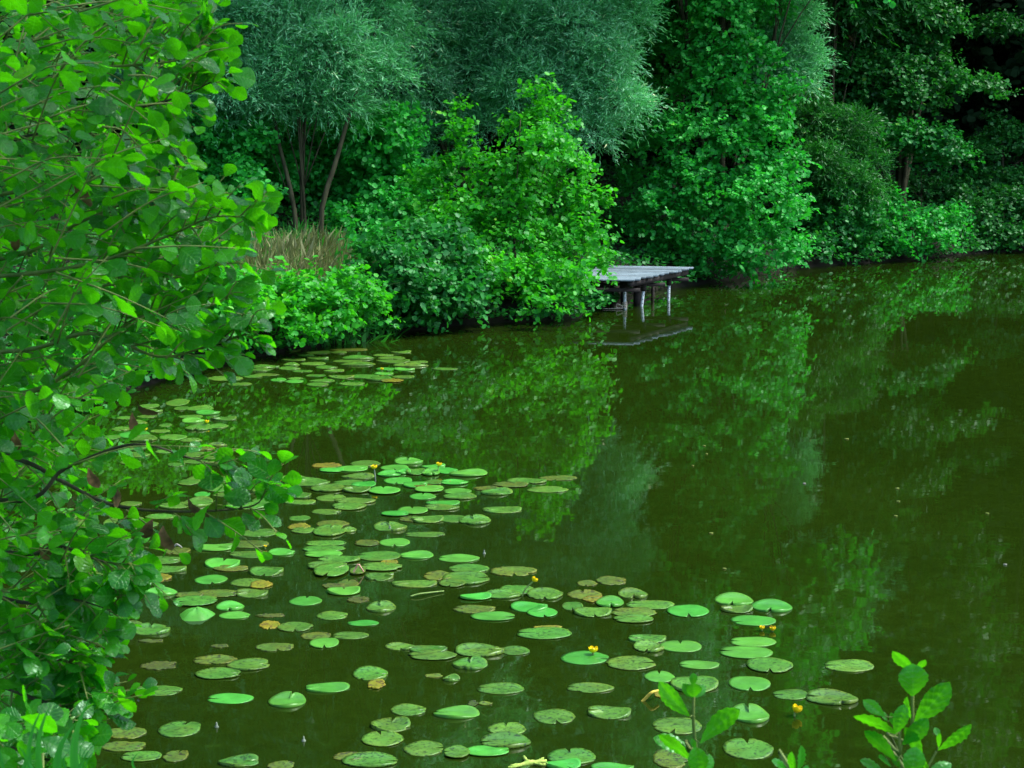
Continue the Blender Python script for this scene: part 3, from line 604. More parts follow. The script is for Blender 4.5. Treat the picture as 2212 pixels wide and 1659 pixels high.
mb.tube(curve([b_+[-.03, -.03, .02], b_+[-.2, -.04, .015], b_+[-.36, -.02, .012]], 8), .007, 6)
mb.build('rope', M['rope'], dock)

# ---------------------------------------------------------------- lily pads
REG = {1: (0, 1500, .4973), 2: (900, 1500, .4973), 3: (1900, 1900, .4973), 4: (0, 2025, .4973), 5: (1000, 2025, .4973), 6: (2000, 2025, .6329), 7: (300, 1150, .6329)}
PADS = """
2 1000 157 194 42 G U;2 703 171 206 40 S N;2 430 185 200 36 Y N;2 470 217 170 30 G L;2 610 207 215 42 G R;2 902 200 196 40 G D;2 1168 196 162 30 G R;2 865 247 160 34 G R;2 960 230 110 28 G L;2 1045 232 130 40 S N;2 1150 238 130 36 G N;2 1265 222 145 40 G R;2 1410 243 260 40 G L;2 648 263 230 34 S R;2 926 289 198 46 G D
2 200 280 230 34 S L;2 320 303 280 54 S L;2 590 302 210 38 S L;2 690 317 170 40 G L;2 1045 320 170 40 G R;2 1180 300 140 30 S N;2 1315 303 185 32 G L;2 1225 296 130 24 Y N;2 1140 352 200 44 G R;2 1130 331 185 18 Y N;2 445 344 245 46 S R;2 645 354 190 42 S L;2 832 361 228 50 G U;2 1337 361 192 38 G L;2 1352 399 234 38 S L
2 1096 398 186 42 G U;2 465 409 200 46 S U;2 633 430 280 40 S L;2 592 469 224 48 S L;2 260 388 140 38 S L;2 250 437 220 32 S L;2 1235 443 230 32 G L;2 1228 475 240 38 S L;2 1028 496 208 50 G U;2 905 519 192 34 G R;2 432 503 200 38 S R;2 1643 490 270 46 S L;2 1535 342 180 28 O L;2 1605 370 220 40 S L;2 1700 318 240 38 O L;2 1812 293 270 38 S D;2 2028 271 270 34 O N;2 1957 350 284 42 S L
2 1010 553 150 36 O L;2 1130 558 220 46 S L;2 1300 550 200 54 S N;2 1455 565 225 54 S U;2 873 609 226 58 S U;2 1112 659 276 36 S L;2 475 585 236 46 O N;2 245 603 150 44 Y N;2 455 637 225 76 S U;2 275 632 160 42 S L;2 590 628 100 32 S R;2 250 546 150 36 S L;2 430 718 276 40 S L;2 418 758 290 44 S L;2 415 795 255 48 G L;2 710 718 170 44 O R;2 902 714 212 56 G D;2 1056 802 230 50 G L
2 525 835 280 48 S L;2 795 808 300 68 S L;2 440 880 270 50 S L;2 467 912 245 90 S D;2 865 854 120 34 Y N;2 812 886 290 54 S L;2 650 915 110 54 O N;2 1347 823 282 54 G L;2 800 950 190 56 S R;2 1417 893 280 60 S L;2 1718 911 316 66 O D;2 1205 944 200 62 O L;2 1390 962 330 84 S R;2 1042 999 304 52 S L;2 1300 996 190 50 S D;2 580 1000 150 62 O U;2 480 1013 150 36 B N;2 554 1053 222 56 G U;2 650 1108 140 42 B R;2 290 1116 224 64 G U;2 810 1163 204 64 S U;2 1460 1091 216 42 G N
2 1740 1037 240 64 S R;2 1645 1073 250 58 S R;2 1935 1070 250 76 S D;2 1455 1173 286 56 O L;2 1828 1160 256 64 G R;2 1917 1195 216 64 G D
1 1400 275 220 46 S N;1 1300 300 150 42 S L;1 1490 290 180 50 S R;1 1510 340 200 50 S N;1 1390 384 110 34 G N;1 1560 386 190 32 S L;1 1820 290 180 36 S N;1 1860 313 110 26 G N;1 1790 352 170 60 S R;1 1360 440 200 60 S R;1 1200 462 220 42 S L;1 1700 462 290 50 S L;1 1830 422 200 50 S N;1 510 585 220 56 S L;1 470 537 130 42 S N;1 760 571 86 54 S D;1 450 490 110 28 G N;1 600 475 140 32 G L;1 930 580 130 52 S N;1 1020 592 130 42 S R;1 1110 535 220 34 S L;1 900 447 150 32 S N
1 1778 650 240 56 S N;1 650 730 240 44 S L;1 690 765 190 52 S R;1 490 713 120 28 O N;1 1215 771 184 48 O D;1 1468 751 270 46 G R;1 1697 726 300 52 O L;1 1710 797 260 48 S L;1 1935 781 184 44 G R;1 1098 835 296 54 S R;1 1125 899 318 48 S L;1 1045 958 270 62 Y N;1 720 842 190 34 O N;1 740 885 110 32 G N;1 700 912 220 42 S N;1 1530 860 240 70 G U;1 1585 893 240 42 O R;1 1832 913 232 64 S D;1 1450 968 224 62 G D;1 1700 988 240 56 S R;1 1795 1005 150 52 Y N
1 1098 1060 244 46 G L;1 560 1030 180 42 O N;1 600 1070 150 52 G N;1 1345 1120 300 72 S L;1 1300 1080 200 42 O N;1 1500 1065 300 52 O N;1 1735 1065 220 56 S L;1 1583 1157 190 52 G D;1 855 1162 130 50 G N
7 1105 75 90 18 S N;7 1250 88 160 16 S N;7 1355 88 90 14 S N;7 1410 73 210 14 O N;7 1595 102 115 12 S N;7 1690 87 110 11 S N;7 1180 102 90 11 S N;7 1240 118 120 13 S N;7 1110 127 130 11 S N;7 1460 117 180 17 S N;7 1400 134 160 15 S N;7 1640 119 150 15 S N;7 1650 136 180 18 S N;7 1785 140 110 13 S N;7 1745 157 190 15 S N;7 1215 148 140 18 S N;7 1100 154 90 13 S N;7 1005 163 60 9 S N;7 945 168 130 15 S N;7 925 183 130 14 S N;7 1090 174 120 16 S N;7 1160 188 110 13 S N;7 1290 168 120 16 S N
7 1460 152 190 15 S N;7 1610 175 110 14 G N;7 1710 180 110 13 G N;7 1930 176 140 13 S N;7 1600 202 100 15 G N;7 960 207 150 14 S N;7 890 218 110 14 S N;7 740 227 200 24 S N;7 1230 212 110 14 S N;7 1030 235 85 18 G N;7 1115 243 100 18 G N;7 1120 227 90 11 S N;7 820 258 140 17 S N;7 1265 241 140 14 S N;7 1240 260 120 19 S N;7 1370 221 140 18 S N;7 1490 216 170 22 S N;7 1570 232 140 20 S N;7 1705 219 120 17 S N;7 1640 240 130 18 Y N;7 1425 257 140 18 S N;7 1330 187 110 13 S N
7 485 357 130 38 S N;7 330 376 110 24 S N;7 350 404 110 16 S N;7 505 391 80 22 S N;7 605 391 140 30 S N;7 650 414 130 22 G N;7 555 434 130 18 S N;7 570 456 120 24 G N;7 735 446 140 18 S L;7 700 485 120 24 S N;7 600 496 150 28 S N;7 270 470 100 24 S N;7 250 530 170 38 G N;7 300 556 150 30 S N;7 460 545 150 30 S N;7 390 512 110 18 S N;7 560 563 120 18 S N;7 700 588 110 15 S N;7 630 608 110 18 O N;7 760 615 90 16 O N;7 575 632 110 18 S N;7 655 655 90 18 S N;7 580 678 140 18 S L;7 480 694 90 20 S N;7 560 648 100 16 S N;7 230 682 110 22 S N
7 240 597 180 38 S N;7 260 640 150 26 S N;7 130 547 90 24 S N;7 410 622 90 20 S N;7 180 500 100 22 S N;7 420 480 70 18 S N;7 320 432 110 18 S N;7 200 440 90 18 S N
3 380 172 206 60 O R;3 215 190 140 40 O D;3 200 270 240 62 O U;3 260 300 150 44 Y R;3 115 346 150 60 S D;3 530 266 208 58 S D;3 372 328 194 60 G D;3 255 391 252 66 S D;3 540 392 300 66 O L;3 538 438 270 56 S L;3 650 338 320 62 S L;3 908 381 284 86 G D;3 1225 308 268 74 G D;3 1245 371 220 50 S L;3 1485 353 280 74 G D;3 1360 446 310 72 G L;3 630 572 258 60 S L;3 640 632 210 66 S D;3 857 625 286 82 G U;3 1358 592 316 70 G L;3 1310 667 364 86 G L;3 1467 755 314 106 S D;3 2018 758 334 86 S L;3 195 703 330 92 G R;3 512 741 334 98 S R;3 987 751 268 60 G L;3 712 833 212 78 G U;3 950 890 326 112 S N;3 735 955 120 50 Y N;3 240 909 316 68 S L;3 1330 879 292 100 G D;3 1620 955 250 72 S L;3 1900 984 350 92 S L;3 370 1081 290 90 S L;3 1335 1095 266 112 G U;3 833 1170 334 118 S N;3 1320 1330 350 142 S U;3 790 1395 250 140 O N;3 390 1458 300 56 G N
5 270 160 210 60 S R;5 487 212 212 40 G L;5 160 300 210 52 O N;5 400 297 250 52 S L;5 218 351 206 68 G D;5 1375 168 300 60 G R;5 1733 284 378 82 S L;5 1755 242 190 26 Y N;5 740 375 200 46 S D;5 930 396 260 54 S R;5 965 436 330 68 S L;5 1285 405 330 84 S R;5 1530 403 205 60 S L;5 1220 497 244 74 S U;5 535 562 240 90 S R;5 575 635 120 64 Y R;5 970 574 120 28 O N;5 1090 598 120 32 S R;5 242 657 296 68 G L;5 1433 664 326 76 S L;5 795 810 240 80 S R;5 1130 835 314 72 G L;5 1240 766 70 36 B N;5 1325 764 100 22 O N;5 1797 854 290 104 S D;5 675 915 270 98 S U;5 618 1010 286 108 S U;5 1472 940 266 88 S U;5 1467 1030 350 92 S L;5 1335 1096 300 74 G R;5 900 1075 270 108 S R;5 1130 1107 180 80 S L;5 385 1132 210 54 O L;5 530 1160 380 96 S R;5 1918 1132 330 112 S U;5 1860 1190 240 60 G N;5 1560 1197 140 30 S N
4 490 439 180 48 G D;4 632 458 182 52 S N;4 535 580 204 74 G U;4 488 293 190 74 S D;4 1040 260 256 74 S U;4 885 220 170 44 O R;4 1040 335 160 24 B N;4 1610 160 216 46 G R;4 1860 160 190 26 B N;4 2028 240 240 66 S D;4 1855 225 140 58 Y D;4 1888 377 270 58 O N;4 1480 467 296 62 O L;4 1705 502 294 76 S R;4 1497 563 306 76 S R;4 1510 370 120 24 B N;4 1090 505 240 60 B R;4 1076 676 344 74 S R;4 730 695 180 40 B N;4 1585 731 312 74 G L;4 1975 750 254 92 G U;4 1234 943 290 110 S U;4 860 970 290 80 O N;4 845 1060 310 70 O R;4 975 1130 280 72 S L;4 1207 1128 172 80 O U;4 1640 1168 270 72 S R;4 1930 1192 180 60 O N;4 450 850 220 80 S N
"""
pads = []
for part in PADS.replace('\n', ';').split(';'):
    if not part.strip(): continue
    r_, x, y, w_, h_, ty, no = part.split(); x0, y0, s = REG[int(r_)]
    f = s/1.5823
    pads.append(dict(vx=(x0+float(x)*s)/1.5823, vy=(y0+float(y)*s)/1.5823, w=float(w_)*f, h=float(h_)*f, ty=ty, no=no))
for p in pads:
    p['c'] = (G(p['vx'], p['vy']-p['h']/2)+G(p['vx'], p['vy']+p['h']/2))/2
    p['a'] = (G(p['vx']+p['w']/2, p['vy'])-G(p['vx']-p['w']/2, p['vy']))[0]/2
    p['b'] = (G(p['vx'], p['vy']-p['h']/2)-G(p['vx'], p['vy']+p['h']/2))[1]/2
pads.sort(key=lambda p: -p['c'][1])
for i, p in enumerate(pads):
    lv = 0
    for q in pads[:i]:
        dx = (p['c'][0]-q['c'][0])/(p['a']+q['a']); dy = (p['c'][1]-q['c'][1])/(p['b']+q['b'])
        if dx*dx+dy*dy < 1.05: lv = max(lv, q['lv']+1)
    p['lv'] = lv
def pad_mesh(p, g):
    nseg, rings = 56, (.0, .3, .6, .85, 1.0)
    ang = {'U': 90, 'D': -90, 'L': 180, 'R': 0}.get(p['no'], g.uniform(0, 360) if g.random() < .4 else None)
    phi = None if ang is None else R(ang+g.uniform(-16, 16))
    th = np.linspace(0, 2*np.pi, nseg, endpoint=False)+(0 if phi is None else phi)
    rag = {'G': .012, 'S': .028, 'O': .06, 'Y': .11, 'B': .16}[p['ty']]
    k1, k2, k3 = g.uniform(0, 6), g.uniform(0, 6), g.uniform(0, 6)
    rad = 1+.02*np.cos(2*th+k1)+rag*(.5*np.sin(5*th+k2)+.35*np.sin(11*th+k3)+.3*np.sin(19*th+k1))
    for _ in range({'G': 0, 'S': g.choice([0, 0, 1, 1]), 'O': 2, 'Y': 4, 'B': 5}[p['ty']]):      # bites out of the rim
        t0 = g.uniform(0, 6.28); wd = g.uniform(.08, .25); dd = np.abs((th-t0+np.pi) % (2*np.pi)-np.pi)
        rad = rad-np.clip(1-dd/wd, 0, 1)*g.uniform(.08, .3)
    if phi is not None:
        dd = np.abs((th-phi+np.pi) % (2*np.pi)-np.pi)
        nw = g.choice([.10, .14, .2]); rad = np.where(dd < nw*.45, g.uniform(.35, .5), rad+.05*np.exp(-((dd-.5)/.3)**2))
    V = [[0, 0, .002]]; tint = [0.0]
    off = np.zeros(2) if phi is None else np.array([math.cos(phi), math.sin(phi)])*.12
    wav = g.uniform(0, 6); curl = g.choice([0, .004, .011, .020]) if p['ty'] in 'GS' else g.uniform(0, .008)
    if abs(p['vx']-1034) < 12 and p['ty'] == 'G' and p['no'] == 'N': curl = .016
    for rr in rings[1:]:
        for k_ in range(nseg):
            x = math.cos(th[k_])*rad[k_]*rr; y = math.sin(th[k_])*rad[k_]*rr
            V.append([(x*p['a']), (y*p['b']), .002*math.sin(3*th[k_]+wav)*rr+curl*max(0, rr-.6)*2.5*(1+math.sin(2*th[k_]+wav))*.5+.001]); tint.append(rr)
    for k_ in range(nseg):      # thickness: the rim turned under
        v = V[1+3*nseg+k_]; V.append([v[0]*.99, v[1]*.99, -.0015]); tint.append(1.0)
    T = [[0, 1+k_, 1+(k_+1) % nseg] for k_ in range(nseg)]
    Q = [[1+r*nseg+k_, 1+(r+1)*nseg+k_, 1+(r+1)*nseg+(k_+1) % nseg, 1+r*nseg+(k_+1) % nseg] for r in range(4) for k_ in range(nseg)]
    return new_mesh('lily_pad', V, [np.array(Q), np.array(T)], tint)
LAND = [(1721, 1534, 'the lone yellow flower on open water'), (1657, 1357, 'the pair of yellow buds'), (1281, 1404, 'the yellow flower resting on a pad'),
        (1154, 1252, 'the yellow flower on a leaning stem'), (808, 1009, 'the yellow flower on a tall pale stem'), (948, 1004, 'the short-stemmed yellow flower'),
        (447, 912, 'the yellow flower in the bankside cluster'), (825, 798, 'the most distant yellow flower'), (768, 1235, 'the pink bent stalk'),
        (1395, 1512, 'the curved yellow stem'), (1160, 1648, 'the knobbly floating root'), (423, 1320, 'the green cone-shaped unrolling pad'),
        (388, 1180, 'the white curled petal'), (608, 1040, 'the tiny half-open yellow flower'), (468, 1571, 'the whitish bud standing in open water'),
        (150, 1590, 'the sword grass'), (1495, 1560, 'the small alder sapling'), (573, 1180, 'the round yellow bud')]
ORD = ['next pad', 'second pad', 'third pad', 'fourth pad', 'fifth pad', 'sixth pad', 'seventh pad', 'eighth pad', 'ninth pad', 'tenth pad', 'eleventh pad', 'twelfth pad'] + ['%dth pad' % i for i in range(13, 60)]
groups = {}
for p in pads:
    li = min(range(len(LAND)), key=lambda i: math.hypot(p['vx']-LAND[i][0], (p['vy']-LAND[i][1])*2.2))
    dx, dy = p['vx']-LAND[li][0], (p['vy']-LAND[li][1])*2.2
    sec = ('on the open-water side of' if dx > 0 else 'on the bank side of') if abs(dx) > abs(dy) else ('in front of' if dy > 0 else 'beyond')
    p['key'] = (li, sec); p['dist'] = math.hypot(dx, dy); groups.setdefault((li, sec), []).append(p)
LOOK = {'G': 'fresh bright', 'S': 'speckled green', 'O': 'old olive', 'Y': 'ragged yellow', 'B': 'rotting brown'}
for (li, sec), lst in groups.items():
    lst.sort(key=lambda p: p['dist'])
    for i, p in enumerate(lst): p['label'] = f"{LOOK[p['ty']]} lily pad, {ORD[i]} {sec} {LAND[li][2]}"
g = random.Random(12)
for p in pads:
    c = p['c']; z = .002+.0026*p['lv']
    o = link('lily_pad', pad_mesh(p, g), PM[p['ty']], None, (c[0], c[1], z))
    lab = p['label']; ws = lab.split()
    tag(o, ' '.join(ws[:16]), 'lily pad', 'lily pads floating on the pond')

# ---------------------------------------------------------------- yellow water-lily flowers
def flower(vx, vy, label, stem=None, size=.042, lean=(0, 0), h=.06, openness=.6, stem_mat='gstem'):
    b_ = G(vx, vy)
    if stem: root = G(*stem); D = root[1]; top = P(vx, vy, D)
    else: root = G(vx, vy+h*FV/b_[1]*.9); top = P(vx, vy, root[1])
    t_ = empty('water_flower', (root[0], root[1], 0), label, 'flower', 'yellow pond-lily flowers')
    mb = MB(); ax = nrm(top-root+np.array([0, 0, 1e-4]))
    mb.tube(curve([root-up*.25, root, top-ax*size*.3], 10), .0055, 8); mb.build('stem', M[stem_mat], t_)
    ref = nrm(np.cross(ax, [0.3, 1, 0.1])); ref2 = np.cross(ax, ref)
    r = size/2
    for k_ in range(5):
        a0 = 2*math.pi*k_/5+.3; V, Q = [], []
        for j in range(6):
            s = j/5; prof = math.sin(min(1, s*1.15)*math.pi/2)*(.75+.35*openness); hh = (s**1.3)*size*.72
            for i in range(7):
                u = (i-3)/3; aa = a0+u*.72*(1 if s < .9 else .7)
                rr = r*prof*(1+.06*(1 if k_ % 2 else -1))+.002*(1-u*u)
                V.append(top-ax*size*.35+ax*(hh-.12*size*u*u*s)+(ref*math.cos(aa)+ref2*math.sin(aa))*(rr+.0008))
        for j in range(5):
            for i in range(6): Q.append([j*7+i, j*7+i+1, (j+1)*7+i+1, (j+1)*7+i])
        mb = MB(); mb.add(V, Q); mb.build('petal', M['petal'], t_)
    mb = MB(); mb.tube([top-ax*size*.3, top+ax*size*.08, top+ax*size*.14], [r*.45, r*.42, r*.5], 12); mb.build('stigma', M['stigma'], t_)
    return t_
flower(1721, 1532, 'lone bright yellow flower standing over its own reflection on open water', (1716, 1547), .060)
flower(1646, 1356, 'smaller pale yellow bud of the pair lying below a pad', None, .034, h=.02)
flower(1669, 1358, 'greenish yellow bud of the pair, joined by a thin dark stalk', None, .040, h=.02)
flower(1281, 1404, 'yellow flower with spread petals resting on the edge of a pad', None, .052, h=.035, openness=1)
flower(1154, 1252, 'round yellow flower on a leaning green stem', (1128, 1287), .046)
flower(808, 1009, 'wide yellow flower on a tall pale stem', (811, 1040), .050, stem_mat='pale', openness=1)
flower(948, 1003, 'yellow flower with parted petals on a short dark stem', (946, 1020), .046, openness=1)
flower(447, 911, 'small yellow flower among pads of the bankside cluster', None, .045, h=.05)
flower(825, 797, 'most distant yellow flower, a dot among the flat far pads', None, .040, h=.04)
flower(314, 927, 'small yellow flower glimpsed between leaves of the nearest tree', None, .04, h=.04)
flower(605, 1037, 'tiny half-open yellow flower tucked behind a hanging leaf', None, .035, h=.04)
flower(573, 1180, 'round yellow bud at the tip of an olive pad', None, .022, h=.02)

# loose stalks, root, buds
def stalk(name, pts, r, mat, label, cat, seg=8):
    q = curve(pts, 16); o = MB(); o.tube(q, np.linspace(r, r*.8, len(q)), seg)
    tag(o.build(name, M[mat]), label, cat)
V2 = lambda x, y, z=.01: G(*[(900+x*.4973)/1.5823, (1500+y*.4973)/1.5823], z)
D9 = V2(618, 918)[1]
def PD(x, y, reg, D):
    x0, y0, s = REG[reg]; return P((x0+x*s)/1.5823, (y0+y*s)/1.5823, D)
stalk('bent_stalk', [PD(616, 925, 2, D9), PD(635, 890, 2, D9), PD(652, 862, 2, D9), PD(668, 880, 2, D9), PD(690, 915, 2, D9)], .007, 'pstem', 'bent pinkish stalk poking up beside speckled pads', 'stalk')
D8 = G(1393, 1514)[1]
stalk('yellow_stem', [PD(575, 1022, 3, D8), PD(620, 975, 3, D8), PD(660, 938, 3, D8), PD(705, 926, 3, D8+.05)], .010, 'ystem', 'curved yellow stem arching out of the water beside the small alder sapling', 'stem')
stalk('curled_petal', [PD(1200, 738, 1, G(388, 1185)[1]), PD(1215, 726, 1, G(388, 1185)[1]), PD(1235, 736, 1, G(388, 1185)[1]), PD(1250, 750, 1, G(388, 1185)[1])], .009, 'white', 'white curled petal lying on an olive pad', 'petal')
stalk('thin_stalk', [G(1654, 1356, .02), G(1661, 1353, .03), G(1668, 1354, .03)], .004, 'bark', 'thin dark stalk joining the pair of yellow buds', 'stalk')
stalk('grass_blade', [V2(1010, 1083), V2(1070, 1066, .02), V2(1150, 1056, .015), V2(1240, 1046)], .006, 'gstem', 'pale floating grass blade on open water between speckled pads', 'grass blade')
# knobbly root
mb = MB(); gr = random.Random(4)
def R5(x, y, z=.012): return G((1000+x*.4973)/1.5823, (2025+y*.4973)/1.5823, z)
for pts, r0 in [([(1500, 1195), (1570, 1185), (1650, 1170), (1745, 1160)], .014), ([(1650, 1168), (1610, 1155), (1590, 1130)], .008), ([(1660, 1175), (1720, 1185), (1750, 1178)], .007), ([(1570, 1188), (1520, 1200), (1480, 1204)], .008), ([(1680, 1165), (1705, 1148), (1725, 1138)], .006)]:
    q = curve([R5(*p_) for p_ in pts], 14); rr = np.array([r0*(1+.35*gr.uniform(-1, 1)) for _ in q]); mb.tube(q, rr, 8)
tag(mb.build('floating_root', M['root']), 'knobbly yellow-green root floating between pads', 'root')
# unrolling cone pad
c = G(425, 1330); mb = MB(); V, Q, T = [], [], []
n_ = 24; pr = [(.0, .075), (.03, .07), (.07, .055), (.10, .032), (.125, .012)]
for r, hz in pr:
    for k_ in range(n_): a_ = 2*math.pi*k_/n_; V.append([c[0]+1.0*r*math.cos(a_)*(1+.06*math.sin(3*a_)), c[1]+r*1.2*math.sin(a_), hz-.02+.004*math.sin(5*a_)])
for j in range(4):
    for k_ in range(n_): Q.append([j*n_+k_, (j+1)*n_+k_, (j+1)*n_+(k_+1) % n_, j*n_+(k_+1) % n_])
mb.add(V, Q); o = mb.build('lily_pad', PM['G'], tint=np.repeat([0, .2, .4, .7, .9], n_)); tag(o, 'green cone-shaped pad still unrolling above the water', 'lily pad', 'lily pads floating on the pond')
# whitish buds
for i, (vx, vy, lab) in enumerate([(468, 1571, 'whitish bud standing in open water in front of speckled pads'), (656, 1601, 'tiny white pointed bud alone in dark water near the lower edge'),
                                   (1046, 1196, 'pale bud on the open water behind a bright pad'), (842, 1142, 'white bud just behind a heart-shaped pad')]):
    b_ = G(vx, vy); mb = MB(); mb.tube([b_-up*.02, b_+up*.005, b_+up*.012, b_+up*.022, b_+up*.03], [.012, .012, .006, .005, .002], 9)
    tag(mb.build('flower_bud', M['pale']), lab, 'bud')
# small leaves and petals afloat on the open water
bits = [(1318, 887, 30, 'c', 'small green leaf adrift between the two brightest reflections'), (600, 922, 22, 'c', 'tiny pale leaf adrift in the reflection of the large alder'), (613, 962, 16, 'c', 'tiny speck-like leaf just in front of a pale drifting leaf'),
        (543, 1022, 18, 'c', 'tiny green leaf adrift on the dim reflection of the willow'), (1573, 1137, 30, 'c', 'first of three leaves drifting in a line on dark water'), (1578, 1202, 26, 'c', 'middle one of three leaves drifting in a line'),
        (1565, 1276, 26, 'c', 'last of three leaves drifting in a line, brightest green'), (635, 1363, 30, 'c', 'small olive leaf adrift behind the lone round olive pad'), (2027, 1263, 26, 'c', 'small leaf adrift far out on the dark open water'),
        (702, 1542, 26, 'c', 'pale leaf floating close behind the outermost pads'), (1105, 1112, 22, 'w', 'white petal floating on the olive open water'), (2117, 1521, 26, 'w', 'white petal floating on the darkest open water'),
        (1120, 983, 14, 'w', 'white fleck drifting in the willow reflection'), (1100, 1050, 16, 'w', 'pale fleck drifting just behind a white petal')]
for x, y, w_, ty, lab in bits[:-2]:
    f = .678; c = G((2000+x*f)/1.5823, (900+y*f)/1.5823); L_ = max(.02, .75* w_*f/1.5823*c[1]/FV)
    a_ = random.uniform(-.5, .5); d_ = np.array([math.cos(a_), math.sin(a_), 0]); s_ = np.array([-d_[1], d_[0], 0]); mb = MB(); V = []
    th = np.linspace(0, 2*np.pi, 12, endpoint=False)
    ring = [c+d_*math.cos(q)*L_*.5+s_*math.sin(q)*L_*.28*(1+.2*math.cos(q)) for q in th]
    V = [r+up*.009 for r in ring]+[r+up*.001 for r in ring]+[c+up*.006]
    mb.add(V, [[i, (i+1) % 12, 12+(i+1) % 12, 12+i][::-1] for i in range(12)], [[24, i, (i+1) % 12] for i in range(12)])
    tag(mb.build('floating_leaf' if ty == 'c' else 'floating_petal', M['chip' if ty == 'c' else 'white']), lab, 'leaf' if ty == 'c' else 'petal')

# ---------------------------------------------------------------- nearest tree on the left
TY = [-100, 0, 100, 150, 200, 260, 350, 420, 480, 560, 620, 700, 780, 820, 900, 960, 1000, 1060, 1130, 1160, 1200, 1330, 1450, 1550, 1600, 1700]
TX = [430, 430, 415, 465, 455, 395, 350, 465, 535, 515, 485, 515, 460, 400, 300, 340, 410, 500, 480, 370, 300, 260, 180, 210, 190, 150]
BR = [[(-350, 200, 6.6), (-100, 110, 6.2), (180, 75, 5.8), (340, 60, 5.6), (440, 20, 5.5)], [(-350, 260, 6.6), (-50, 200, 6.0), (200, 150, 5.6), (400, 130, 5.4), (470, 75, 5.4)],
      [(-350, 420, 6.6), (-60, 320, 6.1), (180, 270, 5.7), (330, 230, 5.5), (420, 205, 5.4), (505, 165, 5.3)], [(-350, 500, 6.4), (0, 420, 6), (150, 390, 5.7), (300, 340, 5.5), (370, 300, 5.5)],
      [(-350, 620, 6.4), (0, 560, 5.9), (180, 480, 5.6), (330, 420, 5.5), (390, 400, 5.5)], [(-350, 640, 6.4), (-50, 600, 5.8), (200, 570, 5.4), (380, 510, 5.3), (480, 470, 5.2), (570, 470, 5.1)],
      [(-350, 700, 6.4), (0, 690, 5.9), (220, 620, 5.5), (400, 600, 5.3), (520, 560, 5.2)], [(-350, 780, 6.2), (0, 760, 5.7), (200, 720, 5.4), (360, 770, 5.3), (480, 745, 5.2), (570, 720, 5.1)],
      [(-350, 860, 6.2), (0, 850, 5.6), (160, 800, 5.4), (300, 690, 5.3), (420, 680, 5.2), (530, 640, 5.2)], [(-350, 960, 6), (0, 980, 5.4), (130, 1035, 5.2), (250, 1090, 5.1), (400, 1105, 5.0), (560, 1095, 4.9), (600, 1060, 4.9)],
      [(-350, 1050, 6), (0, 1080, 5.3), (150, 1010, 5.1), (300, 960, 5.0), (430, 990, 5.0), (490, 1010, 5)], [(-350, 1200, 6), (0, 1190, 5.2), (130, 1180, 5.0), (220, 1210, 4.9), (290, 1220, 4.8)],
      [(-350, 1300, 5.8), (0, 1290, 5.2), (140, 1290, 5.0), (260, 1320, 4.8)], [(-350, 1420, 5.8), (0, 1390, 5.1), (120, 1420, 4.9), (180, 1440, 4.8)], [(-350, 1540, 5.6), (0, 1480, 5), (150, 1530, 4.8), (250, 1545, 4.7)], [(-350, 1640, 5.4), (0, 1600, 4.8), (100, 1640, 4.6), (180, 1620, 4.6)]]
tb = P(-420, 900, 6.8)
na = empty('alder_tree', (tb[0], tb[1], 0), 'close leafy alder filling the bank side with large sharp leaves', 'tree', 'alders by the water')
g = np.random.default_rng(21)
mb = MB(); tp = [np.array([tb[0], tb[1], gz(tb[0], tb[1])-.2]), np.array([tb[0]+.1, tb[1], 2.2]), np.array([tb[0], tb[1]-.1, 4.2]), np.array([tb[0]+.15, tb[1], 6.5])]
q = curve(tp, 16); mb.tube(q, np.linspace(.12, .04, len(q)), 12); mb.build('trunk', M['bark'], na)
LP, LD, LN, LL, LW, LT = [], [], [], [], [], []
twb = MB()
def put_leaf(p, d, s=1.0):
    n = nrm(np.array([g.normal()*.6, -.05+g.normal()*.65, .7+g.normal()*.4]))
    LP.append(p); LD.append(d); LN.append(n); L_ = g.uniform(.042, .080)*s; LL.append(L_); LW.append(L_*g.uniform(.68, .9)); LT.append(g.uniform(0, .97)**1.1)
def spray(p0, p1, r, sp=.06):
    """a leafy shoot from p0 to p1"""
    c_ = (p0+p1)/2; k1 = c_-np.array([0, 0, H]); dz = k1[1]*CP-k1[2]*SP; vx_, vy_ = CX+FV*k1[0]/dz, CY-FV*(k1[1]*SP+k1[2]*CP)/dz
    if (830 < vy_ < 1120 and 115 < vx_ < 440 and g.random() < .9) or (vy_ > 1520 and vx_ > 150 and g.random() < .6): return
    v = p1-p0; ln = np.linalg.norm(v); d = v/ln; mid = (p0+p1)/2+np.array([0, 0, g.uniform(.0, .03)])
    q = curve([p0, mid, p1], 7); twb.tube(q, np.linspace(r, .0012, len(q)), 5)
    n_ = max(3, int(ln/sp)); side = nrm(np.cross(d, [0, 0.2, 1])); s = 1
    for i in range(n_):
        t_ = .15+.85*(i+g.uniform(0, .5))/n_; k_ = min(len(q)-2, int(t_*(len(q)-1))); base = q[k_]+(q[k_+1]-q[k_])*(t_*(len(q)-1)-k_)
        s = -s; dd = nrm(d*.55+side*s*.75+np.array([g.normal()*.25, g.normal()*.3, g.normal()*.25-.28]))
        pe = base+dd*.018; twb.tube([base, pe], .0011, 4, False); put_leaf(pe, dd, .75+.35*math.sin(math.pi*min(1, t_*.9+.1)))
    put_leaf(q[-1], nrm(d+np.array([0, 0, g.normal()*.3])), .7)
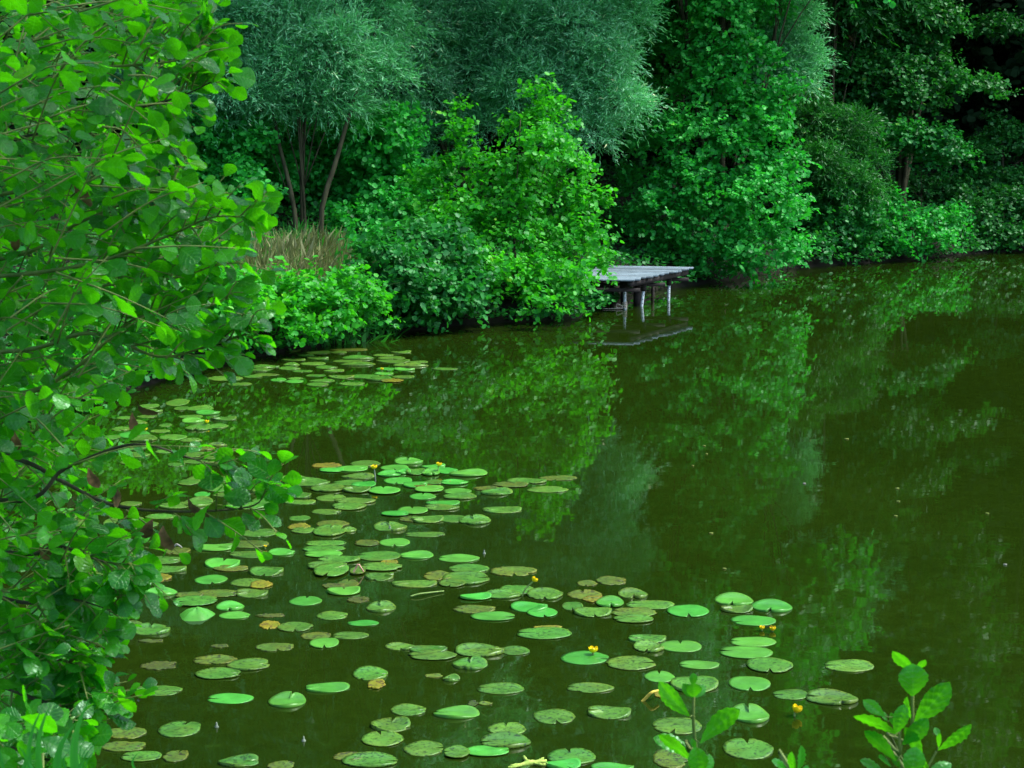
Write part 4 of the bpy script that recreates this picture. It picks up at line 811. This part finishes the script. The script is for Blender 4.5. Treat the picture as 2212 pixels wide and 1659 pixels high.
for bp in BR:
    pts = [P(b_[0]*(.95 if b_[0] > 300 and b_[1] < 900 else .96), b_[1], b_[2]) for b_ in bp]; pts[0] = np.array([tb[0], tb[1], pts[0][2]]) if True else pts[0]
    q = curve(pts, 36); mb = MB(); mb.tube(q, np.linspace(.0085, .0012, len(q)), 7); mb.build('branch', M['bark' if bp[0][1] > 900 or bp[0][1] == 420 else 'twig'], na)
    acc = 0
    for i in range(6, len(q)-1):
        t_ = i/(len(q)-1); seg = q[i+1]-q[i]; d = nrm(seg)
        vis = t_ > .35
        if g.random() < .62:
            up_ = g.choice([-1, 1]); v = nrm(d*.8+np.array([g.normal()*.15, g.normal()*.5, up_*g.uniform(.25, .8)])); ln = g.uniform(.12, .34)*(1.05-.6*t_)
            spray(q[i], q[i]+v*ln, .003)
        if t_ > .5 and g.random() < (.35 if 900 < bp[2][1] < 1100 and t_ < .8 else .8):
            sd = g.choice([-1, 1]); dd = nrm(d*.6+np.array([0, g.normal()*.4, sd*.7])); put_leaf(q[i]+dd*.015, dd)
    spray(q[-3], q[-1]+nrm(q[-1]-q[-3])*.03, .002, .035)
for e_ in [(0.0, 5.5, 5.3), (-.3, 6.2, 5.5), (.1, 4.7, 5.1)]:  # unseen branches added to carry the shading lobes overhead
    q = curve([np.array([tb[0], tb[1], 3.9]), np.array([(tb[0]+e_[0])/2, 6.2, 5.1]), np.array(e_)], 18); mb = MB(); mb.tube(q, np.linspace(.03, .004, len(q)), 8); mb.build('branch', M['bark'], na)
nr = 0
while nr < 900:
    vy = g.uniform(-120, 1700); xm = np.interp(vy, TY, TX); vx = g.uniform(-260, xm-60)
    thin = .9 if vy < 560 else (.6 if vy < 820 else (.95 if vx < 190 else .10))
    if vy > 560 and vx > 180: thin *= .75
    if g.random() > thin: continue
    D = g.uniform(4.7, 7.3); p = P(vx, vy, D)
    ln = g.uniform(.22, .42); v = nrm(np.array([.75+g.normal()*.35, g.normal()*.45, .15+g.normal()*.45]))
    e = p+v*ln; vx2 = CX+FV*(e[0]/e[1])*1.0
    if vx2 > xm: e = p+v*ln*.4
    spray(p, e, .003); nr += 1
# unseen crown, whole from elsewhere; overhead and camera-side lobes added to shade lower leaves
lob = [(tb[0]-.4+math.cos(i*1.7)*.7, tb[1]+math.sin(i*2.1)*.8, 2.0+.42*i, .75) for i in range(12)]+[(-2.3, 5.0, 2.6, .55), (-2.5, 5.6, 3.3, .6), (-2.2, 5.0, 4.3, .5), (-1.6, 6.4, 5.2, .6), (-2.2, 6.2, 5.0, .7), (-1.9, 4.4, 2.0, .4), (-2.1, 4.5, 3.2, .45), (0.0, 5.5, 5.3, .55), (-.3, 6.2, 5.5, .6), (.1, 4.7, 5.1, .5), (-1.75, 3.5, 2.2, .5), (-1.7, 2.9, 1.6, .5), (-2.3, 4.0, 2.6, .6), (-2.0, 3.6, 1.3, .5), (.35, 6.3, 5.3, .45), (.4, 5.4, 5.6, .5)]
a = crown(lob, 110, .075, .85, .3, 7, 'round', 88)
LPa = np.concatenate([np.array(LP), a[0]]); LDa = np.concatenate([np.array(LD), a[1]]); LNa = np.concatenate([np.array(LN), a[2]])
LLa = np.concatenate([np.array(LL), a[3]]); LWa = np.concatenate([np.array(LW), a[4]]); LTa = np.concatenate([np.array(LT), a[5]])
link('crown', leaf_mesh('crown', LPa, LDa, LNa, LLa, LWa, LTa, TN, curl=g.uniform(-.1, .7, len(LPa))), M['near'], na)
twb.build('twigs', M['twig'], na)
# withered curled leaves hanging in it
dv = [(175, 375, 5.2), (330, 1120, 4.95), (352, 1135, 4.95), (405, 1070, 4.9), (295, 870, 5.1), (285, 890, 5.1), (130, 1520, 4.7), (95, 890, 5.2), (190, 1010, 5.0), (240, 1045, 5), (100, 250, 5.6), (120, 370, 5.6), (40, 500, 5.3), (85, 1180, 5), (30, 930, 5.1)]
dp = np.array([P(*q) for q in dv]); nd = len(dp); g2_ = np.random.default_rng(5)
link('withered_leaves', leaf_mesh('withered_leaves', dp, nrm(np.stack([g2_.normal(size=nd)*.4, g2_.normal(size=nd)*.2, -np.ones(nd)], -1)), nrm(g2_.normal(size=(nd, 3))+np.array([0, -1.5, 0])), g2_.uniform(.05, .075, nd), g2_.uniform(.022, .034, nd), g2_.uniform(0, 1, nd), TN, curl=g2_.uniform(.9, 1.8, nd)), M['dead'], na)

# ---------------------------------------------------------------- alder saplings in front
def sv(x, y): return 1358.8+.3571*x, 1358.8+.3571*y
def sapling(label, D, stems, leaves, foot, seed):
    g = np.random.default_rng(seed); b_ = np.array([foot[0], foot[1], gz(*foot)])
    t_ = empty('alder_sapling', b_, label, 'sapling', 'alder saplings in front of the pond')
    for j, st in enumerate(stems):
        pts = [P(*sv(x, y), D+dz) for x, y, dz in st]
        if j == 0 or len(pts) > 3: pts = pts+[pts[-1]*.4+b_*.6+np.array([0.03, 0, 0]), b_-up*.05]
        q = curve(pts, 20); mb = MB(); mb.tube(q, np.linspace(.0022, .006 if len(pts) > 4 else .003, len(q)), 8); mb.build('stem', M['twig'], t_)
    for (bx, by, tx, ty_, w_, dz, face) in leaves:
        p0 = P(*sv(bx, by), D+dz); tdz = g.uniform(-.03, .02) if face != 2 else .02
        p1 = P(*sv(tx, ty_), D+dz+tdz); d = p1-p0; L_ = np.linalg.norm(d); W_ = max(w_*.3571*D/FV, L_*.45)
        # face 0: upper side tipped up to the sky, 1: turned to the viewer, 2: seen from below
        n = {0: np.array([.1, -.45, .9]), 1: np.array([.1, -1, .35]), 2: np.array([.2, .8, .7]), 3: np.array([-.7, -.5, .6]), 4: np.array([.75, -.4, .6])}[face]+g.normal(size=3)*.08
        me = leaf_mesh('leaf', np.array([p0]), np.array([d/L_]), np.array([nrm(n)]), np.array([L_*1.08]), np.array([W_*1.08]), np.array([g.uniform(.2, .9)]), TN, curl=np.array([g.uniform(-.1, .35)]))
        link('leaf', me, M['sapling'], t_)
        nd_ = min((np.linalg.norm(P(*sv(x, y), D+dz2)-p0), x, y, dz2) for st in stems for x, y, dz2 in st)
        if .004 < nd_[0] < .12:
            mb = MB(); mb.tube([P(*sv(nd_[1], nd_[2]), D+nd_[3]), p0], .0013, 5); mb.build('leaf_stalk', M['twig'], t_)
    return t_
sapling('small alder sapling with a folded shining leaf, between the pads', 3.7,
        [[(388, 345, 0), (392, 415, 0), (388, 520, 0), (396, 660, .01), (412, 780, .01), (425, 900, .02)]],
        [(388, 345, 390, 275, 50, 0, 1), (394, 418, 455, 345, 60, 0, 1), (390, 418, 335, 342, 60, 0, 1), (394, 415, 396, 350, 90, -.01, 1), (368, 532, 182, 352, 90, -.01, 3), (425, 690, 632, 482, 105, 0, 2), (390, 800, 196, 650, 110, -.02, 2), (410, 770, 180, 650, 60, .03, 0), (400, 730, 385, 672, 34, 0, 1), (430, 905, 415, 748, 120, -.03, 1), (470, 900, 500, 770, 70, 0, 4)],
        (1.0, 3.2), 1)
sapling('tall alder sapling with many upright bright leaves, out over open water', 3.6,
        [[(1740, 235, 0), (1722, 300, 0), (1715, 400, 0), (1714, 560, 0), (1704, 700, .01), (1698, 900, .02)], [(1660, 540, 0), (1638, 620, 0), (1645, 760, 0), (1690, 880, 0)], [(1860, 740, .02), (1790, 860, .02), (1720, 940, .02)]],
        [(1728, 250, 1607, 165, 56, 0, 3), (1742, 245, 1788, 193, 34, 0, 1), (1735, 255, 1720, 225, 20, 0, 1), (1716, 412, 1724, 240, 175, -.01, 1), (1722, 580, 1925, 345, 120, .0, 1), (1708, 560, 1672, 430, 60, .01, 3),
         (1550, 530, 1435, 440, 70, -.01, 1), (1632, 640, 1388, 512, 130, -.01, 2), (1608, 640, 1662, 490, 86, -.02, 1), (1562, 560, 1530, 500, 34, 0, 1), (1622, 800, 1442, 625, 92, -.02, 2), (1652, 705, 1795, 572, 80, 0, 1), (1775, 790, 1690, 600, 62, -.02, 2), (1620, 600, 1585, 515, 30, 0, 1),
         (1868, 740, 2055, 590, 86, .02, 4), (1880, 660, 1852, 600, 40, .02, 1), (1870, 720, 1880, 640, 50, .01, 3), (1700, 905, 1740, 745, 130, -.03, 1), (1595, 835, 1520, 775, 44, 0, 0), (1560, 880, 1410, 800, 70, 0, 0), (1800, 880, 1940, 810, 60, 0, 0), (1640, 840, 1600, 770, 40, 0, 1), (1640, 900, 1700, 800, 70, 0, 1), (1820, 900, 1780, 780, 60, .01, 2)],
        (1.9, 3.1), 2)
sapling('low sapling tip with two upright leaves just clearing the lower edge', 3.5,
        [[(1005, 850, 0), (1015, 900, 0), (1020, 960, 0)]],
        [(990, 895, 888, 795, 60, 0, 0), (1000, 885, 975, 760, 70, 0, 3), (1015, 890, 1062, 730, 70, -.01, 4), (1040, 900, 1080, 830, 40, 0, 1)],
        (1.35, 3.1), 3)
# sword grass in the near corner
def r4(x, y): return x*.3143, 1279.8+y*.3143
D0 = 3.3; fx = P(60, 1659, D0)[0]; fz = gz(fx, D0)
sw = empty('sword_grass', (fx, D0, fz), 'clump of upright sword-shaped leaves at the near corner of the bank', 'plant')
for (bx, by, tx, ty_, w_, dz) in [(515, 1230, 618, 722, 42, 0), (205, 1230, 302, 770, 26, .03), (275, 1230, 352, 755, 30, .06), (395, 1230, 522, 895, 40, .02), (240, 1230, 235, 1095, 20, -.05), (560, 1230, 634, 1135, 26, -.03), (570, 1230, 700, 1000, 14, .04), (575, 1230, 610, 960, 10, .08), (560, 1230, 660, 1010, 10, .1), (590, 1230, 720, 1040, 9, .05), (470, 1230, 490, 1080, 14, -.02), (940, 1230, 972, 1085, 14, .0), (720, 1240, 772, 1170, 7, .0), (150, 1230, 120, 1050, 24, .04), (30, 1240, 12, 660, 16, .1)]:
    p1 = P(*r4(tx, ty_), D0+dz); p0 = P(*r4(bx, by), D0+dz); ft = p0+(p0-p1)*.2; ft = np.array([ft[0]*.9+fx*.1, ft[1], gz(ft[0], ft[1])-.02])
    wd = 1.45*w_*.3143*D0/FV; lo_ = ft+(p0-ft)*np.linspace(0, 1, 8, endpoint=False)[:, None]; tt_ = np.linspace(0, 1, 16)[:, None]
    bow = np.array([.012*np.sign(p0[0]-p1[0]), 0, 0]); hi_ = p0+(p1-p0)*tt_+bow*np.sin(np.pi*tt_)
    q = np.vstack([lo_, hi_]); wf = np.concatenate([np.ones(8), np.maximum(.02, (1-tt_[:, 0])**.75)])
    s_ = nrm(np.array([.95, .25*random.uniform(-1, 1), 0])); V, Q = [], []
    for i in range(len(q)):
        for k_, u in enumerate((-1, 0, 1)): V.append(q[i]+s_*u*wd*.6*wf[i]+np.array([0, -.18*wd*wf[i]*(1-abs(u)), 0]))
    for i in range(len(q)-1):
        for k_ in range(2): Q.append([i*3+k_, i*3+k_+1, (i+1)*3+k_+1, (i+1)*3+k_])
    mb = MB(); mb.add(V, Q); mb.build('blade', M['grassgreen'], sw, tint=np.full(len(V), random.uniform(.2, .8)))
# low broad leaves in the corner
lb = empty('bramble_bush', (P(30, 1659, 3.9)[0], 3.9, gz(P(30, 1659, 3.9)[0], 3.9)), 'pale broad-leaved bramble at the foot of the sword grass', 'bush')
g = np.random.default_rng(9); ps = []
for _ in range(150):
    ps.append(P(g.uniform(-220, 170), g.uniform(1545, 1800), g.uniform(3.8, 4.4)))
ps = np.array(ps); n_ = len(ps)
link('crown', leaf_mesh('crown', ps, nrm(g.normal(size=(n_, 3))*np.array([1, .6, .5])+np.array([.2, 0, .1])), nrm(g.normal(size=(n_, 3))*.35+np.array([0, -.4, .9])), g.uniform(.045, .078, n_), g.uniform(.036, .06, n_), g.uniform(0, 1, n_), TN, curl=g.uniform(-.1, .6, n_)), M['near'], lb)
mb = MB()
for i in range(0, n_, 6): mb.tube(curve([np.array([lb.location[0], 3.9, lb.location[2]-.05]), ps[i]*.6+np.array(lb.location)*.4, ps[i]], 8), .004, 5)
mb.build('stems', M['twig'], lb)
x, y, z, d, g = scatter(26000, 1.0, 6.5, -50, 70, .1, 6, 71)
m_ = len(x)
me = leaf_mesh('bank_grass', np.stack([x, y, z-.02], -1), nrm(np.stack([g.normal(size=m_)*.4, g.normal(size=m_)*.4, np.ones(m_)], -1)), nrm(g.normal(size=(m_, 3))*np.array([1, 1, .1])), g.uniform(.12, .35, m_), .007*g.uniform(.6, 1.3, m_), g.uniform(0, .92, m_), TB, curl=g.uniform(-.4, 1.2, m_))
tag(link('bank_grass', me, M['grassgreen']), 'short grass on the near bank', kind='stuff')
